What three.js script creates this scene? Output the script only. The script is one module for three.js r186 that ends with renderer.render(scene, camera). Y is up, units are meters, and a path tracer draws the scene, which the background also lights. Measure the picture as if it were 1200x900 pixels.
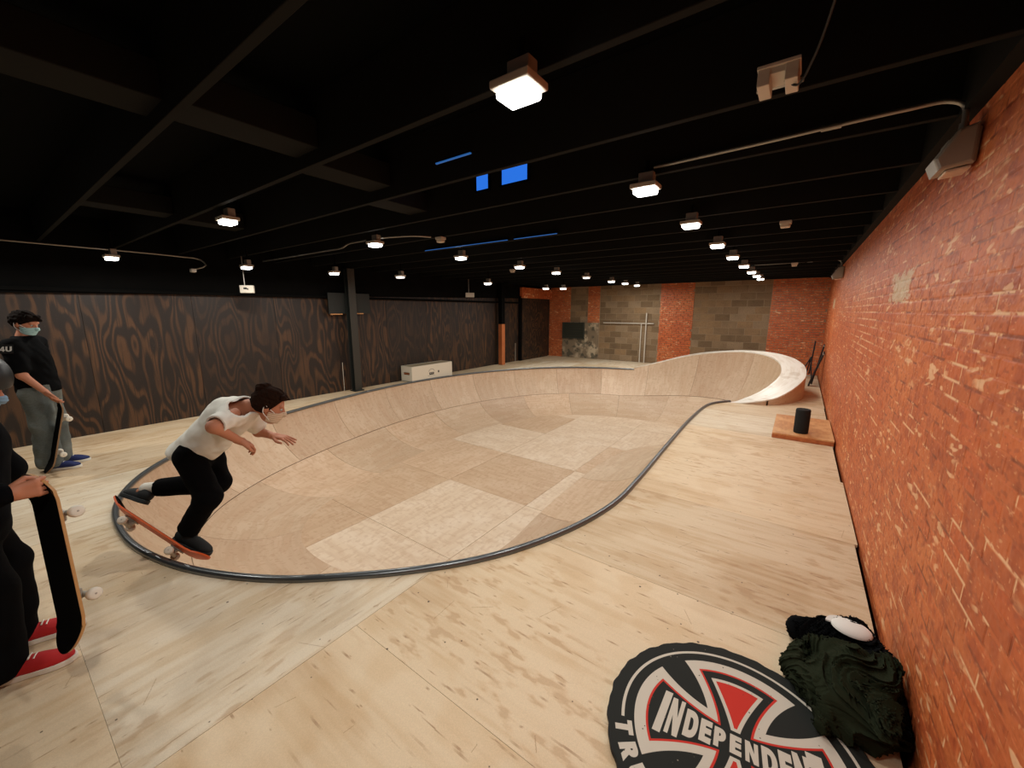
import * as THREE from 'three';
import { mergeGeometries, toCreasedNormals } from 'three/addons/utils/BufferGeometryUtils.js';
import { RoundedBoxGeometry } from 'three/addons/geometries/RoundedBoxGeometry.js';
import { RectAreaLightUniformsLib } from 'three/addons/lights/RectAreaLightUniformsLib.js';
import { Brush, Evaluator, SUBTRACTION } from 'three-bvh-csg';

// ------------------------------------------------------------------ camera, exposure, lamp positions
const scene = new THREE.Scene();
scene.background = new THREE.Color(0x000000);
const camera = new THREE.PerspectiveCamera(2 * Math.atan(450 / 460) * 180 / Math.PI, 4 / 3, 0.05, 100);
camera.position.set(0, 1.7, 0);
camera.rotation.order = 'YXZ';
camera.rotation.set(-10.5 * Math.PI / 180, 36 * Math.PI / 180, 0);
const renderer = new THREE.WebGLRenderer({ antialias: true });
renderer.toneMapping = THREE.LinearToneMapping;
renderer.toneMappingExposure = 1.06;
renderer.shadowMap.enabled = true;
RectAreaLightUniformsLib.init();
const LAMP_COLOR = new THREE.Color().setRGB(1, 0.955, 0.875);
const LAMP_POWER = 330;
const LAMP_GLOW = 10;
// x, face height, z, brightness (0 = switched off)
const LAMPS = [];
for (const z of [0.1, -1.28, -2.7, -4.0, -5.4, -6.7, -8.1, -9.4, -10.5, -11.5]) LAMPS.push([-0.9, 2.47, z, 1, 'lamps in the row along the brick wall']);
for (const [z, p] of [[0.05, 1], [-1.47, 1], [-2.95, 1], [-4.4, 1], [-5.9, 1], [-7.2, 1], [-8.6, 0.25], [-10.1, 1], [-11.1, 1], [-12.1, 1]]) LAMPS.push([-4.12, 2.47, z, p, 'lamps in the row over the bowl']);
for (const [x, z, p] of [[-6.9, 0.2, 1], [-6.86, -1.16, 1], [-6.7, -2.56, 1], [-6.52, -3.82, 1], [-6.2, -4.95, 0.3], [-6.0, -7.3, 0.6], [-6.0, -9.9, 0.8], [-5.6, -10.2, 0.8]]) LAMPS.push([x, 2.34, z, p, 'lamps in the row along the plywood wall']);

// ------------------------------------------------------------------ helpers
let seed = 12345;
const rnd = () => { seed = (seed * 1664525 + 1013904223) >>> 0; return seed / 4294967296; };
const rr = (a, b) => a + (b - a) * rnd();
const V = (x, y, z) => new THREE.Vector3(x, y, z);
const used = new Map();
function numbered(n) { const c = used.get(n) || 0; used.set(n, c + 1); return c ? n + '_' + String(c).padStart(3, '0') : n; }
function tag(o, label, category, group) { o.userData = { label, category }; if (group) o.userData.group = group; return o; }
function thing(name, label, category, p = [0, 0, 0], group) {
  const o = new THREE.Group(); o.name = numbered(name); scene.add(o); o.position.set(...p); tag(o, label, category, group); return o;
}
function part(name, geo, m, parent) { const o = new THREE.Mesh(geo, m); o.name = name; parent.add(o); return o; }
function struct(name, geo, m) {
  const o = geo ? new THREE.Mesh(geo, m) : new THREE.Group(); o.name = name; o.userData = { kind: 'structure' }; scene.add(o); return o;
}
const box = (w, h, d, x = 0, y = 0, z = 0) => new THREE.BoxGeometry(w, h, d).translate(x, y, z);
const span = (x0, x1, y0, y1, z0, z1) => box(x1 - x0, y1 - y0, z1 - z0, (x0 + x1) / 2, (y0 + y1) / 2, (z0 + z1) / 2);
const rbox = (w, h, d, r = 0.005, x = 0, y = 0, z = 0) => new RoundedBoxGeometry(w, h, d, 2, r).translate(x, y, z);
const cyl = (r0, r1, h, x = 0, y = 0, z = 0, n = 24) => new THREE.CylinderGeometry(r0, r1, h, n).translate(x, y, z);
function merge(list) { const g = list.map((q) => { const n = q.index ? q.toNonIndexed() : q; for (const k of Object.keys(n.attributes)) if (!['position', 'normal', 'uv'].includes(k)) n.deleteAttribute(k); return n; }); return mergeGeometries(g); }
function tube(pts, r, seg = 40, rad = 8, closed = false) { return new THREE.TubeGeometry(new THREE.CatmullRomCurve3(pts.map((p) => V(...p)), closed, 'centripetal'), seg, r, rad, closed); }
function bar(a, b, r, n = 10) {
  const d = V(...b).sub(V(...a)); const g = new THREE.CylinderGeometry(r, r, d.length(), n);
  g.applyQuaternion(new THREE.Quaternion().setFromUnitVectors(V(0, 1, 0), d.clone().normalize()));
  return g.translate((a[0] + b[0]) / 2, (a[1] + b[1]) / 2, (a[2] + b[2]) / 2);
}
// planar uv in metres: a, b are the axes ('x','y','z') that become u and v
function planar(g, a, b, s = 1, ou = 0, ov = 0) {
  const p = g.attributes.position, uv = new Float32Array(p.count * 2), get = { x: (i) => p.getX(i), y: (i) => p.getY(i), z: (i) => p.getZ(i) };
  for (let i = 0; i < p.count; i++) { uv[2 * i] = get[a](i) / s + ou; uv[2 * i + 1] = get[b](i) / s + ov; }
  g.setAttribute('uv', new THREE.BufferAttribute(uv, 2)); return g;
}
// ---- noise
function hash(x, y, s) { let h = (x * 374761393 + y * 668265263 + s * 1442695041) | 0; h = Math.imul(h ^ (h >>> 13), 1274126177); h ^= h >>> 16; return (h >>> 0) / 4294967296; }
function vn(x, y, s = 0, px = 0, py = 0) {
  const xi = Math.floor(x), yi = Math.floor(y), fx = x - xi, fy = y - yi, u = fx * fx * (3 - 2 * fx), v = fy * fy * (3 - 2 * fy);
  const w = (i, p) => (p ? ((i % p) + p) % p : i);
  const a = hash(w(xi, px), w(yi, py), s), b = hash(w(xi + 1, px), w(yi, py), s), c = hash(w(xi, px), w(yi + 1, py), s), d = hash(w(xi + 1, px), w(yi + 1, py), s);
  return a + (b - a) * u + (c - a) * v + (a - b - c + d) * u * v;
}
function fbm(x, y, s, px, py, o = 3) { let t = 0, a = 0.5, n = 0; for (let i = 0; i < o; i++) { t += a * vn(x, y, s + i * 17, px, py); n += a; a *= 0.5; x *= 2; y *= 2; px *= 2; py *= 2; } return t / n; }
const sst = (a, b, x) => { const t = Math.min(1, Math.max(0, (x - a) / (b - a))); return t * t * (3 - 2 * t); };
const mix3 = (a, b, t) => [a[0] + (b[0] - a[0]) * t, a[1] + (b[1] - a[1]) * t, a[2] + (b[2] - a[2]) * t];
function tex(w, h, fn, srgb = true) {
  const d = new Uint8Array(w * h * 4);
  for (let j = 0; j < h; j++) for (let i = 0; i < w; i++) { const c = fn((i + 0.5) / w, (j + 0.5) / h), k = 4 * (j * w + i); d[k] = Math.max(0, Math.min(255, c[0])); d[k + 1] = Math.max(0, Math.min(255, c[1])); d[k + 2] = Math.max(0, Math.min(255, c[2])); d[k + 3] = 255; }
  const t = new THREE.DataTexture(d, w, h); t.wrapS = t.wrapT = THREE.RepeatWrapping; t.magFilter = THREE.LinearFilter; t.minFilter = THREE.LinearMipmapLinearFilter; t.generateMipmaps = true;
  if (srgb) t.colorSpace = THREE.SRGBColorSpace; t.needsUpdate = true; return t;
}
const gray = (w, h, fn) => tex(w, h, (u, v) => { const g = fn(u, v) * 255; return [g, g, g]; }, false);
const std = (o) => new THREE.MeshStandardMaterial({ roughness: 0.8, metalness: 0, side: THREE.DoubleSide, ...o });
const matte = (o) => new THREE.MeshPhysicalMaterial({ roughness: 0.95, metalness: 0, specularIntensity: 0.15, side: THREE.DoubleSide, ...o });
function canvasTex(w, h, draw) { const c = document.createElement('canvas'); c.width = w; c.height = h; draw(c.getContext('2d'), w, h); const t = new THREE.CanvasTexture(c); t.colorSpace = THREE.SRGBColorSpace; t.anisotropy = 8; return t; }

// ------------------------------------------------------------------ materials
// bare plywood of the deck: u runs along the grain, one tile = 2.44 m
function deckTex(s, warm) {
  const marks = []; let sd = s * 7919;
  const r = () => { sd = (sd * 1664525 + 1013904223) >>> 0; return sd / 4294967296; };
  const W = 1024, buf = new Float32Array(W * W), dark = new Float32Array(W * W);
  for (let k = 0; k < 420; k++) { // short dark checks that follow the grain
    const x = r() * W, y = r() * W, l = 4 + r() * r() * 46, h = 0.5 + r() * 1.0, st = 0.08 + r() * 0.34;
    for (let a = -l; a <= l; a++) for (let b = -Math.ceil(h); b <= h; b++) { const i = ((x + a) | 0) + W & (W - 1), j = ((y + b + a * 0.03 * Math.sin(k)) | 0) + W & (W - 1); buf[j * W + i] = Math.max(buf[j * W + i], st * (1 - Math.abs(a) / l)); }
  }
  for (let k = 0; k < 46; k++) { // screw heads and small knocks
    const x = (r() * W) | 0, y = (r() * W) | 0, q = 1 + r() * 1.4;
    for (let a = -3; a <= 3; a++) for (let b = -3; b <= 3; b++) if (a * a + b * b < q * q) dark[((y + b + W) & (W - 1)) * W + ((x + a + W) & (W - 1))] = 0.75;
  }
  for (let k = 0; k < 26; k++) { // scuffs across the grain
    const x = r() * W, y = r() * W, an = r() * 6.28, l = 14 + r() * 60;
    for (let t = 0; t < l; t += 0.5) { const i = ((x + Math.cos(an) * t) | 0) + 2 * W & (W - 1), j = ((y + Math.sin(an) * t) | 0) + 2 * W & (W - 1); buf[j * W + i] = Math.max(buf[j * W + i], 0.3); }
  }
  return tex(W, W, (u, v) => {
    const i = Math.min(W - 1, (u * W) | 0), j = Math.min(W - 1, (v * W) | 0);
    const g = fbm(u * 5, v * 70, s, 5, 70, 3), g2 = fbm(u * 3, v * 14, s + 5, 3, 14, 3), p = fbm(u * 4, v * 5, s + 9, 4, 5, 4), fine = hash(i, j, s);
    let c = mix3([220, 205, 180], warm, sst(0.35, 0.75, g) * 0.42);
    c = mix3(c, [224, 210, 186], sst(0.5, 0.75, g2) * 0.6);
    c = mix3(c, [174, 142, 104], sst(0.56, 0.74, p) * 0.28 * (0.5 + g));
    const p2 = fbm(u * 9, v * 13, s + 29, 9, 13, 3); c = mix3(c, [192, 158, 112], sst(0.58, 0.72, p2) * 0.16);
    const p3 = fbm(u * 22, v * 60, s + 41, 22, 60, 3), p4 = fbm(u * 3, v * 4, s + 47, 3, 4, 2); c = mix3(c, [180, 142, 100], sst(0.55, 0.68, p3) * sst(0.4, 0.65, p4) * 0.16); c = mix3(c, [150, 112, 76], sst(0.66, 0.74, p3) * sst(0.45, 0.7, p4) * 0.2);
    c = mix3(c, [112, 74, 44], buf[j * W + i] * 1.15); c = mix3(c, [52, 36, 26], dark[j * W + i]);
    const k = 0.97 + 0.06 * fine; return [c[0] * k, c[1] * k, c[2] * k];
  });
}
const deckMaps = [deckTex(3, [198, 172, 136]), deckTex(11, [204, 180, 146]), deckTex(23, [194, 166, 128])];
const grainBump = gray(512, 512, (u, v) => 0.5 * fbm(u * 6, v * 90, 61, 6, 90, 3) + 0.5 * fbm(u * 30, v * 30, 67, 30, 30, 2));
const deckMats = [];
for (const [i, c] of [[0, 0xffffff], [1, 0xfff6ea], [2, 0xf3eadf], [1, 0xece4d8]]) deckMats.push(std({ map: deckMaps[i], color: c, roughness: 0.62, bumpMap: grainBump, bumpScale: 0.0008 }));
// bowl plywood: smooth, pinkish
const bowlMap = tex(1024, 1024, (u, v) => {
  const g = fbm(u * 6, v * 60, 71, 6, 60, 3), p = fbm(u * 5, v * 6, 75, 5, 6, 4), sp = fbm(u * 60, v * 40, 79, 60, 40, 2), w = fbm(u * 4, v * 22 + 3 * fbm(u * 3, v * 3, 83, 3, 3, 2), 85, 4, 0, 2);
  let c = mix3([220, 198, 174], [206, 182, 156], sst(0.3, 0.8, g) * 0.5); c = mix3(c, [230, 212, 190], sst(0.5, 0.75, p) * 0.5); c = mix3(c, [198, 168, 142], sst(0.6, 0.8, sp) * 0.5);
  c = mix3(c, [204, 174, 146], sst(0.55, 0.6, w) * 0.3); return c;
});
const bowlMats = [0xf4eee6, 0xeae2d8, 0xe6dcd2, 0xfbf6f0].map((c) => std({ map: bowlMap, color: c, roughness: 0.5, bumpMap: grainBump, bumpScale: 0.0004 }));
const flatMap = tex(1024, 1024, (u, v) => {
  const g = fbm(u * 8, v * 50, 171, 8, 50, 3), p = fbm(u * 5, v * 6, 175, 5, 6, 4), sp = fbm(u * 50, v * 26, 179, 50, 26, 3);
  let c = mix3([222, 200, 174], [204, 176, 148], sst(0.3, 0.8, g) * 0.5); c = mix3(c, [232, 214, 192], sst(0.5, 0.75, p) * 0.5); c = mix3(c, [190, 158, 128], sst(0.52, 0.72, sp) * 0.3); return c;
});
const flatMats = [0xffffff, 0xf2e8df, 0xeadfd4].map((c) => std({ map: flatMap, color: c, roughness: 0.55, bumpMap: grainBump, bumpScale: 0.0004 }));
const whiteMap = tex(512, 512, (u, v) => { const g = fbm(u * 6, v * 40, 191, 6, 40, 3), p = fbm(u * 8, v * 8, 195, 8, 8, 3); let c = mix3([240, 236, 226], [222, 212, 196], sst(0.35, 0.75, g) * 0.7); return mix3(c, [196, 182, 162], sst(0.6, 0.75, p) * 0.4); });
const whitePly = std({ map: whiteMap, roughness: 0.42 });
// dark stained plywood with bold figure, tile 1.22 x 2.44 m
const darkPlyMap = (s) => tex(768, 1024, (u, v) => {
  const n = fbm(u * 3, v * 2, s, 3, 2, 3) + 0.6 * fbm(u * 7, v * 2, s + 3, 7, 2, 2), ring = Math.sin(n * 46 + u * 25.1327), fine = fbm(u * 120, v * 8, s + 7, 120, 8, 2), pt = fbm(u * 2, v * 2, s + 11, 2, 2, 3);
  let c = mix3([30, 19, 11], [72, 47, 26], sst(-0.5, 0.9, ring) * (0.45 + 0.75 * sst(0.35, 0.7, pt))); c = mix3(c, [24, 16, 11], sst(0.55, 0.75, fine) * 0.5);
  if (hash((u * 768) | 0, (v * 1024) | 0, s) > 0.9996) c = [190, 180, 165]; return c;
});
const darkPlyMaps = [darkPlyMap(201), darkPlyMap(233), darkPlyMap(257)];
const darkPly = darkPlyMaps.map((m) => std({ map: m, roughness: 0.55 }));
// painted brick: one sheet of 7 m x 2.7 m, orange paint that missed or left the joints in places
const COURSE = 0.0677, BL = 0.213;
const hf = (row) => (row % 2 ? 0.5 : 0) + 0.13 * Math.sin(row * 1.7);
const brickMap = tex(2048, 1024, (u, v) => {
  const z = u * 7, y = v * 2.7, row = Math.floor(y / COURSE), fy = y / COURSE - row, fz0 = z / BL + hf(row), fz = fz0 - Math.floor(fz0);
  const dj = Math.min(Math.min(fy, 1 - fy) * COURSE, Math.min(fz, 1 - fz) * BL * 1.1);
  const n = fbm(z * 2.4, y * 2.4, 301, 0, 0, 3), m = fbm(z * 7, y * 16, 311, 0, 0, 3), f = fbm(z * 40, y * 60, 317, 0, 0, 2), l = fbm(z * 0.9, y * 1.1, 323, 0, 0, 3);
  const bt = hash(Math.floor(fz0), row, 91), q2 = fbm(z * 13, y * 19, 361, 0, 0, 3);
  let c = mix3([208, 110, 56], [188, 90, 44], n * 0.7 + bt * 0.4); c = mix3(c, [220, 132, 74], sst(0.45, 0.8, l) * 0.5); c = mix3(c, [160, 70, 36], sst(0.5, 0.75, q2) * 0.5); c = mix3(c, [150, 64, 32], sst(0.6, 0.8, f) * 0.45);
  const band = Math.exp(-(((z - 5.2) / 0.95) ** 2)) * sst(0.8, 1.15, y) * (1 - sst(1.95, 2.15, y)); // stretch where the bed joints were never painted
  const nearJ = 1 - sst(0.002, 0.009, dj), nj2 = Math.min(fy, 1 - fy) * COURSE, fine = fbm(z * 55, y * 90, 367, 0, 0, 2);
  let chip = nearJ * sst(0.63, 0.72, m * 0.65 + n * 0.3 + fine * 0.18) * 0.95;
  chip = Math.max(chip, band * 0.85 * (1 - sst(0.003, 0.009, nj2)) * sst(0.3, 0.5, m));
  const big = fbm(z * 6 + 40, y * 14, 331, 0, 0, 3), sl = fbm(z * 9 - y * 14, y * 34 + z * 10, 337, 0, 0, 2), th = sst(0.5, 0.7, big);
  chip = Math.max(chip, sst(0.66, 0.73, sl) * th * 0.85, sst(0.76, 0.84, fine) * 0.5);
  c = mix3(c, [238, 190, 146], Math.min(1, chip));
  c = mix3(c, [112, 46, 24], nearJ * (1 - chip) * sst(0.5, 0.75, fbm(z * 11, y * 18, 341, 0, 0, 2)) * 0.6);
  const gp = Math.max(Math.abs(z - 3.8) / 0.36, Math.abs(y - 1.86) / 0.1) + (f - 0.5) * 0.9 + (q2 - 0.5) * 0.8; // bare plaster patch
  c = mix3(c, [204, 184, 152], (1 - sst(0.75, 1.0, gp)) * (0.6 + 0.4 * f));
  return c;
});
const brickBump = gray(2048, 1024, (u, v) => 0.6 * fbm(u * 70, v * 40, 351, 70, 40, 3) + 0.4 * fbm(u * 260, v * 120, 353, 260, 120, 2));
const brickMats = [0xffffff, 0xf4ece6, 0xfff2ea].map((c) => std({ map: brickMap, color: c, roughness: 0.55, bumpMap: brickBump, bumpScale: 0.007 }));
const cmuMap = tex(512, 512, (u, v) => { const p = fbm(u * 4, v * 4, 401, 4, 4, 4), f = fbm(u * 90, v * 90, 405, 90, 90, 2); let c = mix3([158, 134, 104], [132, 112, 88], p); c = mix3(c, [100, 84, 66], sst(0.6, 0.8, f) * 0.5); return c; });
const cmuMats = [0xffffff, 0xf0ece6, 0xe2dcd4, 0xfaf0e2, 0xd2ccc2].map((c) => std({ map: cmuMap, color: c, roughness: 0.9 }));
const mortarMat = std({ color: 0x968268, roughness: 0.95 });
const stuccoMap = tex(512, 512, (u, v) => { const p = fbm(u * 5, v * 5, 421, 5, 5, 4), q = fbm(u * 11, v * 11, 427, 11, 11, 3); let c = mix3([128, 112, 90], [190, 172, 144], sst(0.4, 0.65, p)); c = mix3(c, [72, 70, 58], sst(0.55, 0.68, q) * 0.7); return c; });
const stucco = std({ map: stuccoMap, roughness: 0.9 });
const blackPaintMap = tex(256, 256, (u, v) => { const p = fbm(u * 8, v * 8, 441, 8, 8, 3), k = 9 + 6 * p; return [k, k * 1.0, k * 0.95]; });
const blackPaint = matte({ map: blackPaintMap });
const joistMat = matte({ color: 0x1d1d1b, roughness: 0.8 });
const ceilMat = matte({ color: 0x080908 });
const greenBlack = std({ color: 0x161b18, roughness: 0.6 });
const slabMat = std({ color: 0x2a2520, roughness: 0.95 });
const copingMat = std({ color: 0x6c7072, metalness: 0.8, roughness: 0.3 });
const steel = std({ color: 0x9a978f, metalness: 0.8, roughness: 0.35 });
const castAlu = std({ color: 0xa8a49a, metalness: 0.35, roughness: 0.45 });
const whiteMetal = std({ color: 0xc9c2b4, roughness: 0.5 });
const blackPlastic = std({ color: 0x0c0d0e, roughness: 0.6 });
const rawWoodMap = tex(256, 512, (u, v) => { const g = fbm(u * 24, v * 3, 461, 24, 3, 3); return mix3([196, 118, 66], [160, 86, 44], g); });
const lightWoodMap = tex(256, 512, (u, v) => { const g = fbm(u * 6, v * 30, 467, 6, 30, 3), w = fbm(u * 3, v * 4, 469, 3, 4, 3); return mix3(mix3([214, 158, 102], [188, 126, 76], g), [226, 176, 122], sst(0.5, 0.7, w) * 0.6); });
const rawWood = std({ map: rawWoodMap, roughness: 0.6 });
const glow = (p) => std({ color: 0xffffff, emissive: new THREE.Color().setRGB(1, 0.98, 0.93), emissiveIntensity: p, roughness: 0.4 });
const lampOn = glow(LAMP_GLOW), lampDim = glow(1.4), lampOff = std({ color: 0xd8cdbb, roughness: 0.35 });

// ------------------------------------------------------------------ the room
const X0 = -7.86, X1 = 0.53, ZB = -13.25, ZF = 1.7, CEIL = 2.93, JB = 2.56, PIT = -1.35;
struct('floor_slab', span(X0 - 0.3, X1 + 0.3, PIT - 0.15, PIT, ZB - 0.3, ZF + 0.3), slabMat);
struct('ceiling', span(X0 - 0.3, X1 + 0.3, CEIL, CEIL + 0.15, ZB - 0.3, ZF + 0.3), ceilMat);
struct('wall_front', span(X0 - 0.3, X1 + 0.3, PIT, CEIL, ZF, ZF + 0.2), blackPaint);
{ // ceiling joists, each one a timber running across the room
  const joists = struct('trim_ceiling_joists'); joists.name = 'trim_1';
  let k = 0;
  for (let z = 1.38; z > ZB; z -= 0.69) part('joist', planar(rbox(X1 - X0, CEIL - JB, 0.038, 0.004, (X0 + X1) / 2, (CEIL + JB) / 2, z + 0.012 * Math.sin(k++ * 2.3)), 'x', 'y'), joistMat, joists);
  for (const [x, z] of [[-2.5, -1.03], [-2.55, -0.35], [-2.75, -1.72], [-3.1, -2.41], [-5.2, -1.03], [-5.4, -1.72]]) part('blocking', rbox(0.26, 0.16, 0.65, 0.006, x, JB + 0.15, z), joistMat, joists);
}
// right wall: painted brick
{
  const w = struct('wall_right');
  part('mortar_bed', planar(span(X1, X1 + 0.3, PIT, CEIL, ZB - 0.3, ZF + 0.3), 'z', 'y').translate(0.0, 0, 0), brickMats[0], w);
  const uvz = (g) => { const p = g.attributes.position, uv = new Float32Array(p.count * 2); for (let i = 0; i < p.count; i++) { uv[2 * i] = -p.getZ(i) / 7; uv[2 * i + 1] = p.getY(i) / 2.7; } g.setAttribute('uv', new THREE.BufferAttribute(uv, 2)); return g; };
  uvz(w.children[0].geometry);
  const list = [];
  for (let row = 0; row * COURSE < 2.9; row++) {
    const k0 = Math.floor(hf(row)) - 8, y0 = row * COURSE;
    for (let k = k0; ; k++) {
      const z = -((k - hf(row)) * BL); if (z > 0.4) continue; if (z - BL < ZB) break;
      const d = rr(0.0005, 0.0018), e = 0.0012, j = 0.0035;
      const a0 = z - j - rr(0, 0.002), a1 = z - BL + j + rr(0, 0.002), b0 = y0 + 0.004, b1 = y0 + COURSE - 0.004 - rr(0, 0.001);
      list.push({ z, y: y0 + COURSE / 2, d, e, a0, a1, b0, b1, t: rr(-0.0003, 0.0003) });
    }
  }
  const mk = ({ a0, a1, b0, b1, d, e, t }) => { // face with a worn, chamfered edge
    const o = [[a0, b0], [a1, b0], [a1, b1], [a0, b1]], q = 0.006, n = [[a0 - q, b0 + q], [a1 + q, b0 + q], [a1 + q, b1 - q], [a0 - q, b1 - q]];
    const P = [], tri = (A, B, C) => P.push(...A, ...B, ...C), dd = [d + t, d - t, d + t * 0.5, d - t * 0.5];
    const O = o.map((p) => [X1 + 0.01, p[1], p[0]]), M = o.map((p, i) => [X1 - dd[i] + e, p[1], p[0]]), N = n.map((p, i) => [X1 - dd[i], p[1], p[0]]);
    for (let i = 0; i < 4; i++) { const h = (i + 1) % 4; tri(O[i], M[i], O[h]); tri(O[h], M[i], M[h]); tri(M[i], N[i], M[h]); tri(M[h], N[i], N[h]); }
    tri(N[0], N[2], N[1]); tri(N[0], N[3], N[2]);
    for (let i = 0; i < P.length; i += 9) { /* keep faces turned into the room */
      const ux = P[i + 3] - P[i], uy = P[i + 4] - P[i + 1], uz = P[i + 5] - P[i + 2], vx = P[i + 6] - P[i], vy = P[i + 7] - P[i + 1], vz = P[i + 8] - P[i + 2];
      if (uy * vz - uz * vy > 0.0000001) { for (let c = 0; c < 3; c++) { const s = P[i + 3 + c]; P[i + 3 + c] = P[i + 6 + c]; P[i + 6 + c] = s; } }
    }
    const g = new THREE.BufferGeometry(); g.setAttribute('position', new THREE.Float32BufferAttribute(P, 3)); g.computeVertexNormals(); return uvz(g);
  };
  // the 300 that show largest: nearest to the camera within its view
  const c = (b) => { const dz = b.z + 0.0, inView = b.z < -0.62; return inView && b.y < 2.5 ? Math.hypot(dz, b.y - 1.3, 0.53) : 99; };
  list.sort((p, q) => c(p) - c(q));
  list.slice(0, 300).forEach((b, i) => part(i ? 'brick_' + String(i).padStart(3, '0') : 'brick', mk(b), brickMats[i % 3], w));
  const far = part('bricks_beyond', merge(list.slice(300).map(mk)), brickMats[0], w); far.userData = { kind: 'stuff' };
}
struct('trim_2', span(X1 - 0.06, X1 + 0.01, JB - 0.01, CEIL, ZB, ZF), joistMat);
// back wall: brick piers, block infills, plastered bay, dark door in the corner
{
  const w = struct('wall_back');
  part('backing', span(X0 - 0.3, X1 + 0.3, PIT, CEIL, ZB - 0.3, ZB - 0.02), mortarMat, w);
  const br = (x0, x1, y0, y1, zoff = 0) => {
    const out = [];
    for (let row = Math.floor(y0 / COURSE); row * COURSE < y1; row++) for (let k = Math.floor(x0 / BL) - 1; ; k++) {
      let a = (k + hf(row)) * BL, b = a + BL - 0.012; a = Math.max(a, x0); b = Math.min(b, x1); if (a >= x1) break; if (b - a < 0.03) continue;
      out.push(span(a, b, Math.max(y0, row * COURSE), Math.min(y1, row * COURSE + COURSE - 0.011), ZB - 0.05, ZB - 0.012 + zoff + rr(-0.001, 0.002)));
    }
    return out;
  };
  const list = [...br(-0.72, X1, 0, 2.62), ...br(-3.72, -2.72, 0, 2.62, 0.01), ...br(-7.85, -7.25, 0, 2.62, 0.01), ...br(-7.25, -6.95, 1.3, 2.62), ...br(-6.25, -5.8, 1.3, 2.62)];
  const g = merge(list); { const p = g.attributes.position, uv = new Float32Array(p.count * 2); for (let i = 0; i < p.count; i++) { uv[2 * i] = (p.getX(i) + 9) / 7; uv[2 * i + 1] = p.getY(i) / 2.7; } g.setAttribute('uv', new THREE.BufferAttribute(uv, 2)); }
  part('brick_piers', g, brickMats[0], w).userData = { kind: 'stuff' };
  const blocks = (x0, x1, y0, y1, z) => {
    for (let row = 0; row * 0.203 + y0 < y1 - 0.05; row++) for (let k = -1; ; k++) {
      let a = x0 + (k + (row % 2 ? 0.5 : 0)) * 0.406, b = a + 0.396; a = Math.max(a, x0); b = Math.min(b, x1); if (a >= x1 - 0.03) break; if (b - a < 0.05) continue;
      const g2 = rbox(b - a, Math.min(0.193, y1 - y0 - row * 0.203), 0.06, 0.006, (a + b) / 2, y0 + row * 0.203 + 0.0965, z - 0.036 + rr(-0.003, 0.003)); planar(g2, 'x', 'y', 1, rnd(), rnd());
      part('concrete_block', g2, cmuMats[Math.floor(rnd() * 5)], w);
    }
  };
  blocks(-2.71, -0.73, 0, 2.6, ZB - 0.01); blocks(-5.78, -3.73, 0, 2.6, ZB - 0.01); blocks(-6.94, -6.26, 1.3, 2.6, ZB - 0.005);
  part('plaster_base', planar(rbox(1.44, 1.3, 0.06, 0.01, -6.53, 0.65, ZB + 0.0), 'x', 'y', 1.5), stucco, w);
  const oliveMetal = std({ color: 0x33362c, roughness: 0.7 });
  const vent = part('vent_grille', rbox(0.86, 0.56, 0.05, 0.01, -6.78, 1.0, ZB + 0.03), oliveMetal, w);
  for (let i = 0; i < 6; i++) part('louvre', new THREE.BoxGeometry(0.8, 0.085, 0.008).rotateX(0.6).translate(-6.78, 0.785 + i * 0.085, ZB + 0.07), oliveMetal, vent);
  part('grille_frame', merge([box(0.88, 0.03, 0.07, -6.78, 1.28, ZB + 0.06), box(0.88, 0.03, 0.07, -6.78, 0.72, ZB + 0.06), box(0.03, 0.58, 0.07, -7.21, 1.0, ZB + 0.06), box(0.03, 0.58, 0.07, -6.35, 1.0, ZB + 0.06)]), oliveMetal, vent);
  part('frame_strip', rbox(1.75, 0.03, 0.03, 0.004, -4.75, 1.3, ZB + 0.03), whiteMetal, w);
  part('frame_strip', rbox(0.03, 1.3, 0.03, 0.004, -4.28, 0.65, ZB + 0.03), whiteMetal, w);
  part('pipe', cyl(0.022, 0.022, 1.65, -4.12, 0.82, ZB + 0.05, 12), whiteMetal, w);
}
// left wall: stained plywood sheets
{
  const w = struct('wall_left');
  part('backing', span(X0 - 0.3, X0 - 0.02, PIT, CEIL, ZB - 0.3, ZF + 0.3), blackPaint, w);
  let i = 0;
  for (let z = 1.5; z > ZB; z -= 1.22) { const z1 = Math.max(z - 1.216, ZB), g = span(X0 - 0.02, X0 + rr(-0.001, 0.003), 0.0, 2.4, z1, z); const p = g.attributes.position, uv = new Float32Array(p.count * 2); const o = rnd(); for (let q = 0; q < p.count; q++) { uv[2 * q] = (z - p.getZ(q)) / 1.22 + o; uv[2 * q + 1] = p.getY(q) / 2.44; } g.setAttribute('uv', new THREE.BufferAttribute(uv, 2)); part('plywood_sheet', g, darkPly[i++ % 3], w); }
  // black header board over the sheets, its lower edge a little out of level
  const s = new THREE.Shape(); s.moveTo(ZF, 1.885); s.lineTo(ZF, CEIL); s.lineTo(ZB, CEIL); s.lineTo(ZB, 2.17); s.closePath();
  const h = new THREE.ExtrudeGeometry(s, { depth: 0.05, bevelEnabled: false }); h.rotateY(-Math.PI / 2); h.translate(X0 + 0.055, 0, 0);
  part('header_board', planar(h, 'z', 'y'), blackPaint, w);
  part('ledger_strip', rbox(0.03, 0.05, 12, 0.004, X0 + 0.07, 1.98, -5.2).applyMatrix4(new THREE.Matrix4()), blackPaint, w);
  for (const z of [-4.62, -11.0]) part('cable', cyl(0.006, 0.006, 0.62, X0 + 0.012, 0.31, z, 8), whiteMetal, w);
}
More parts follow.
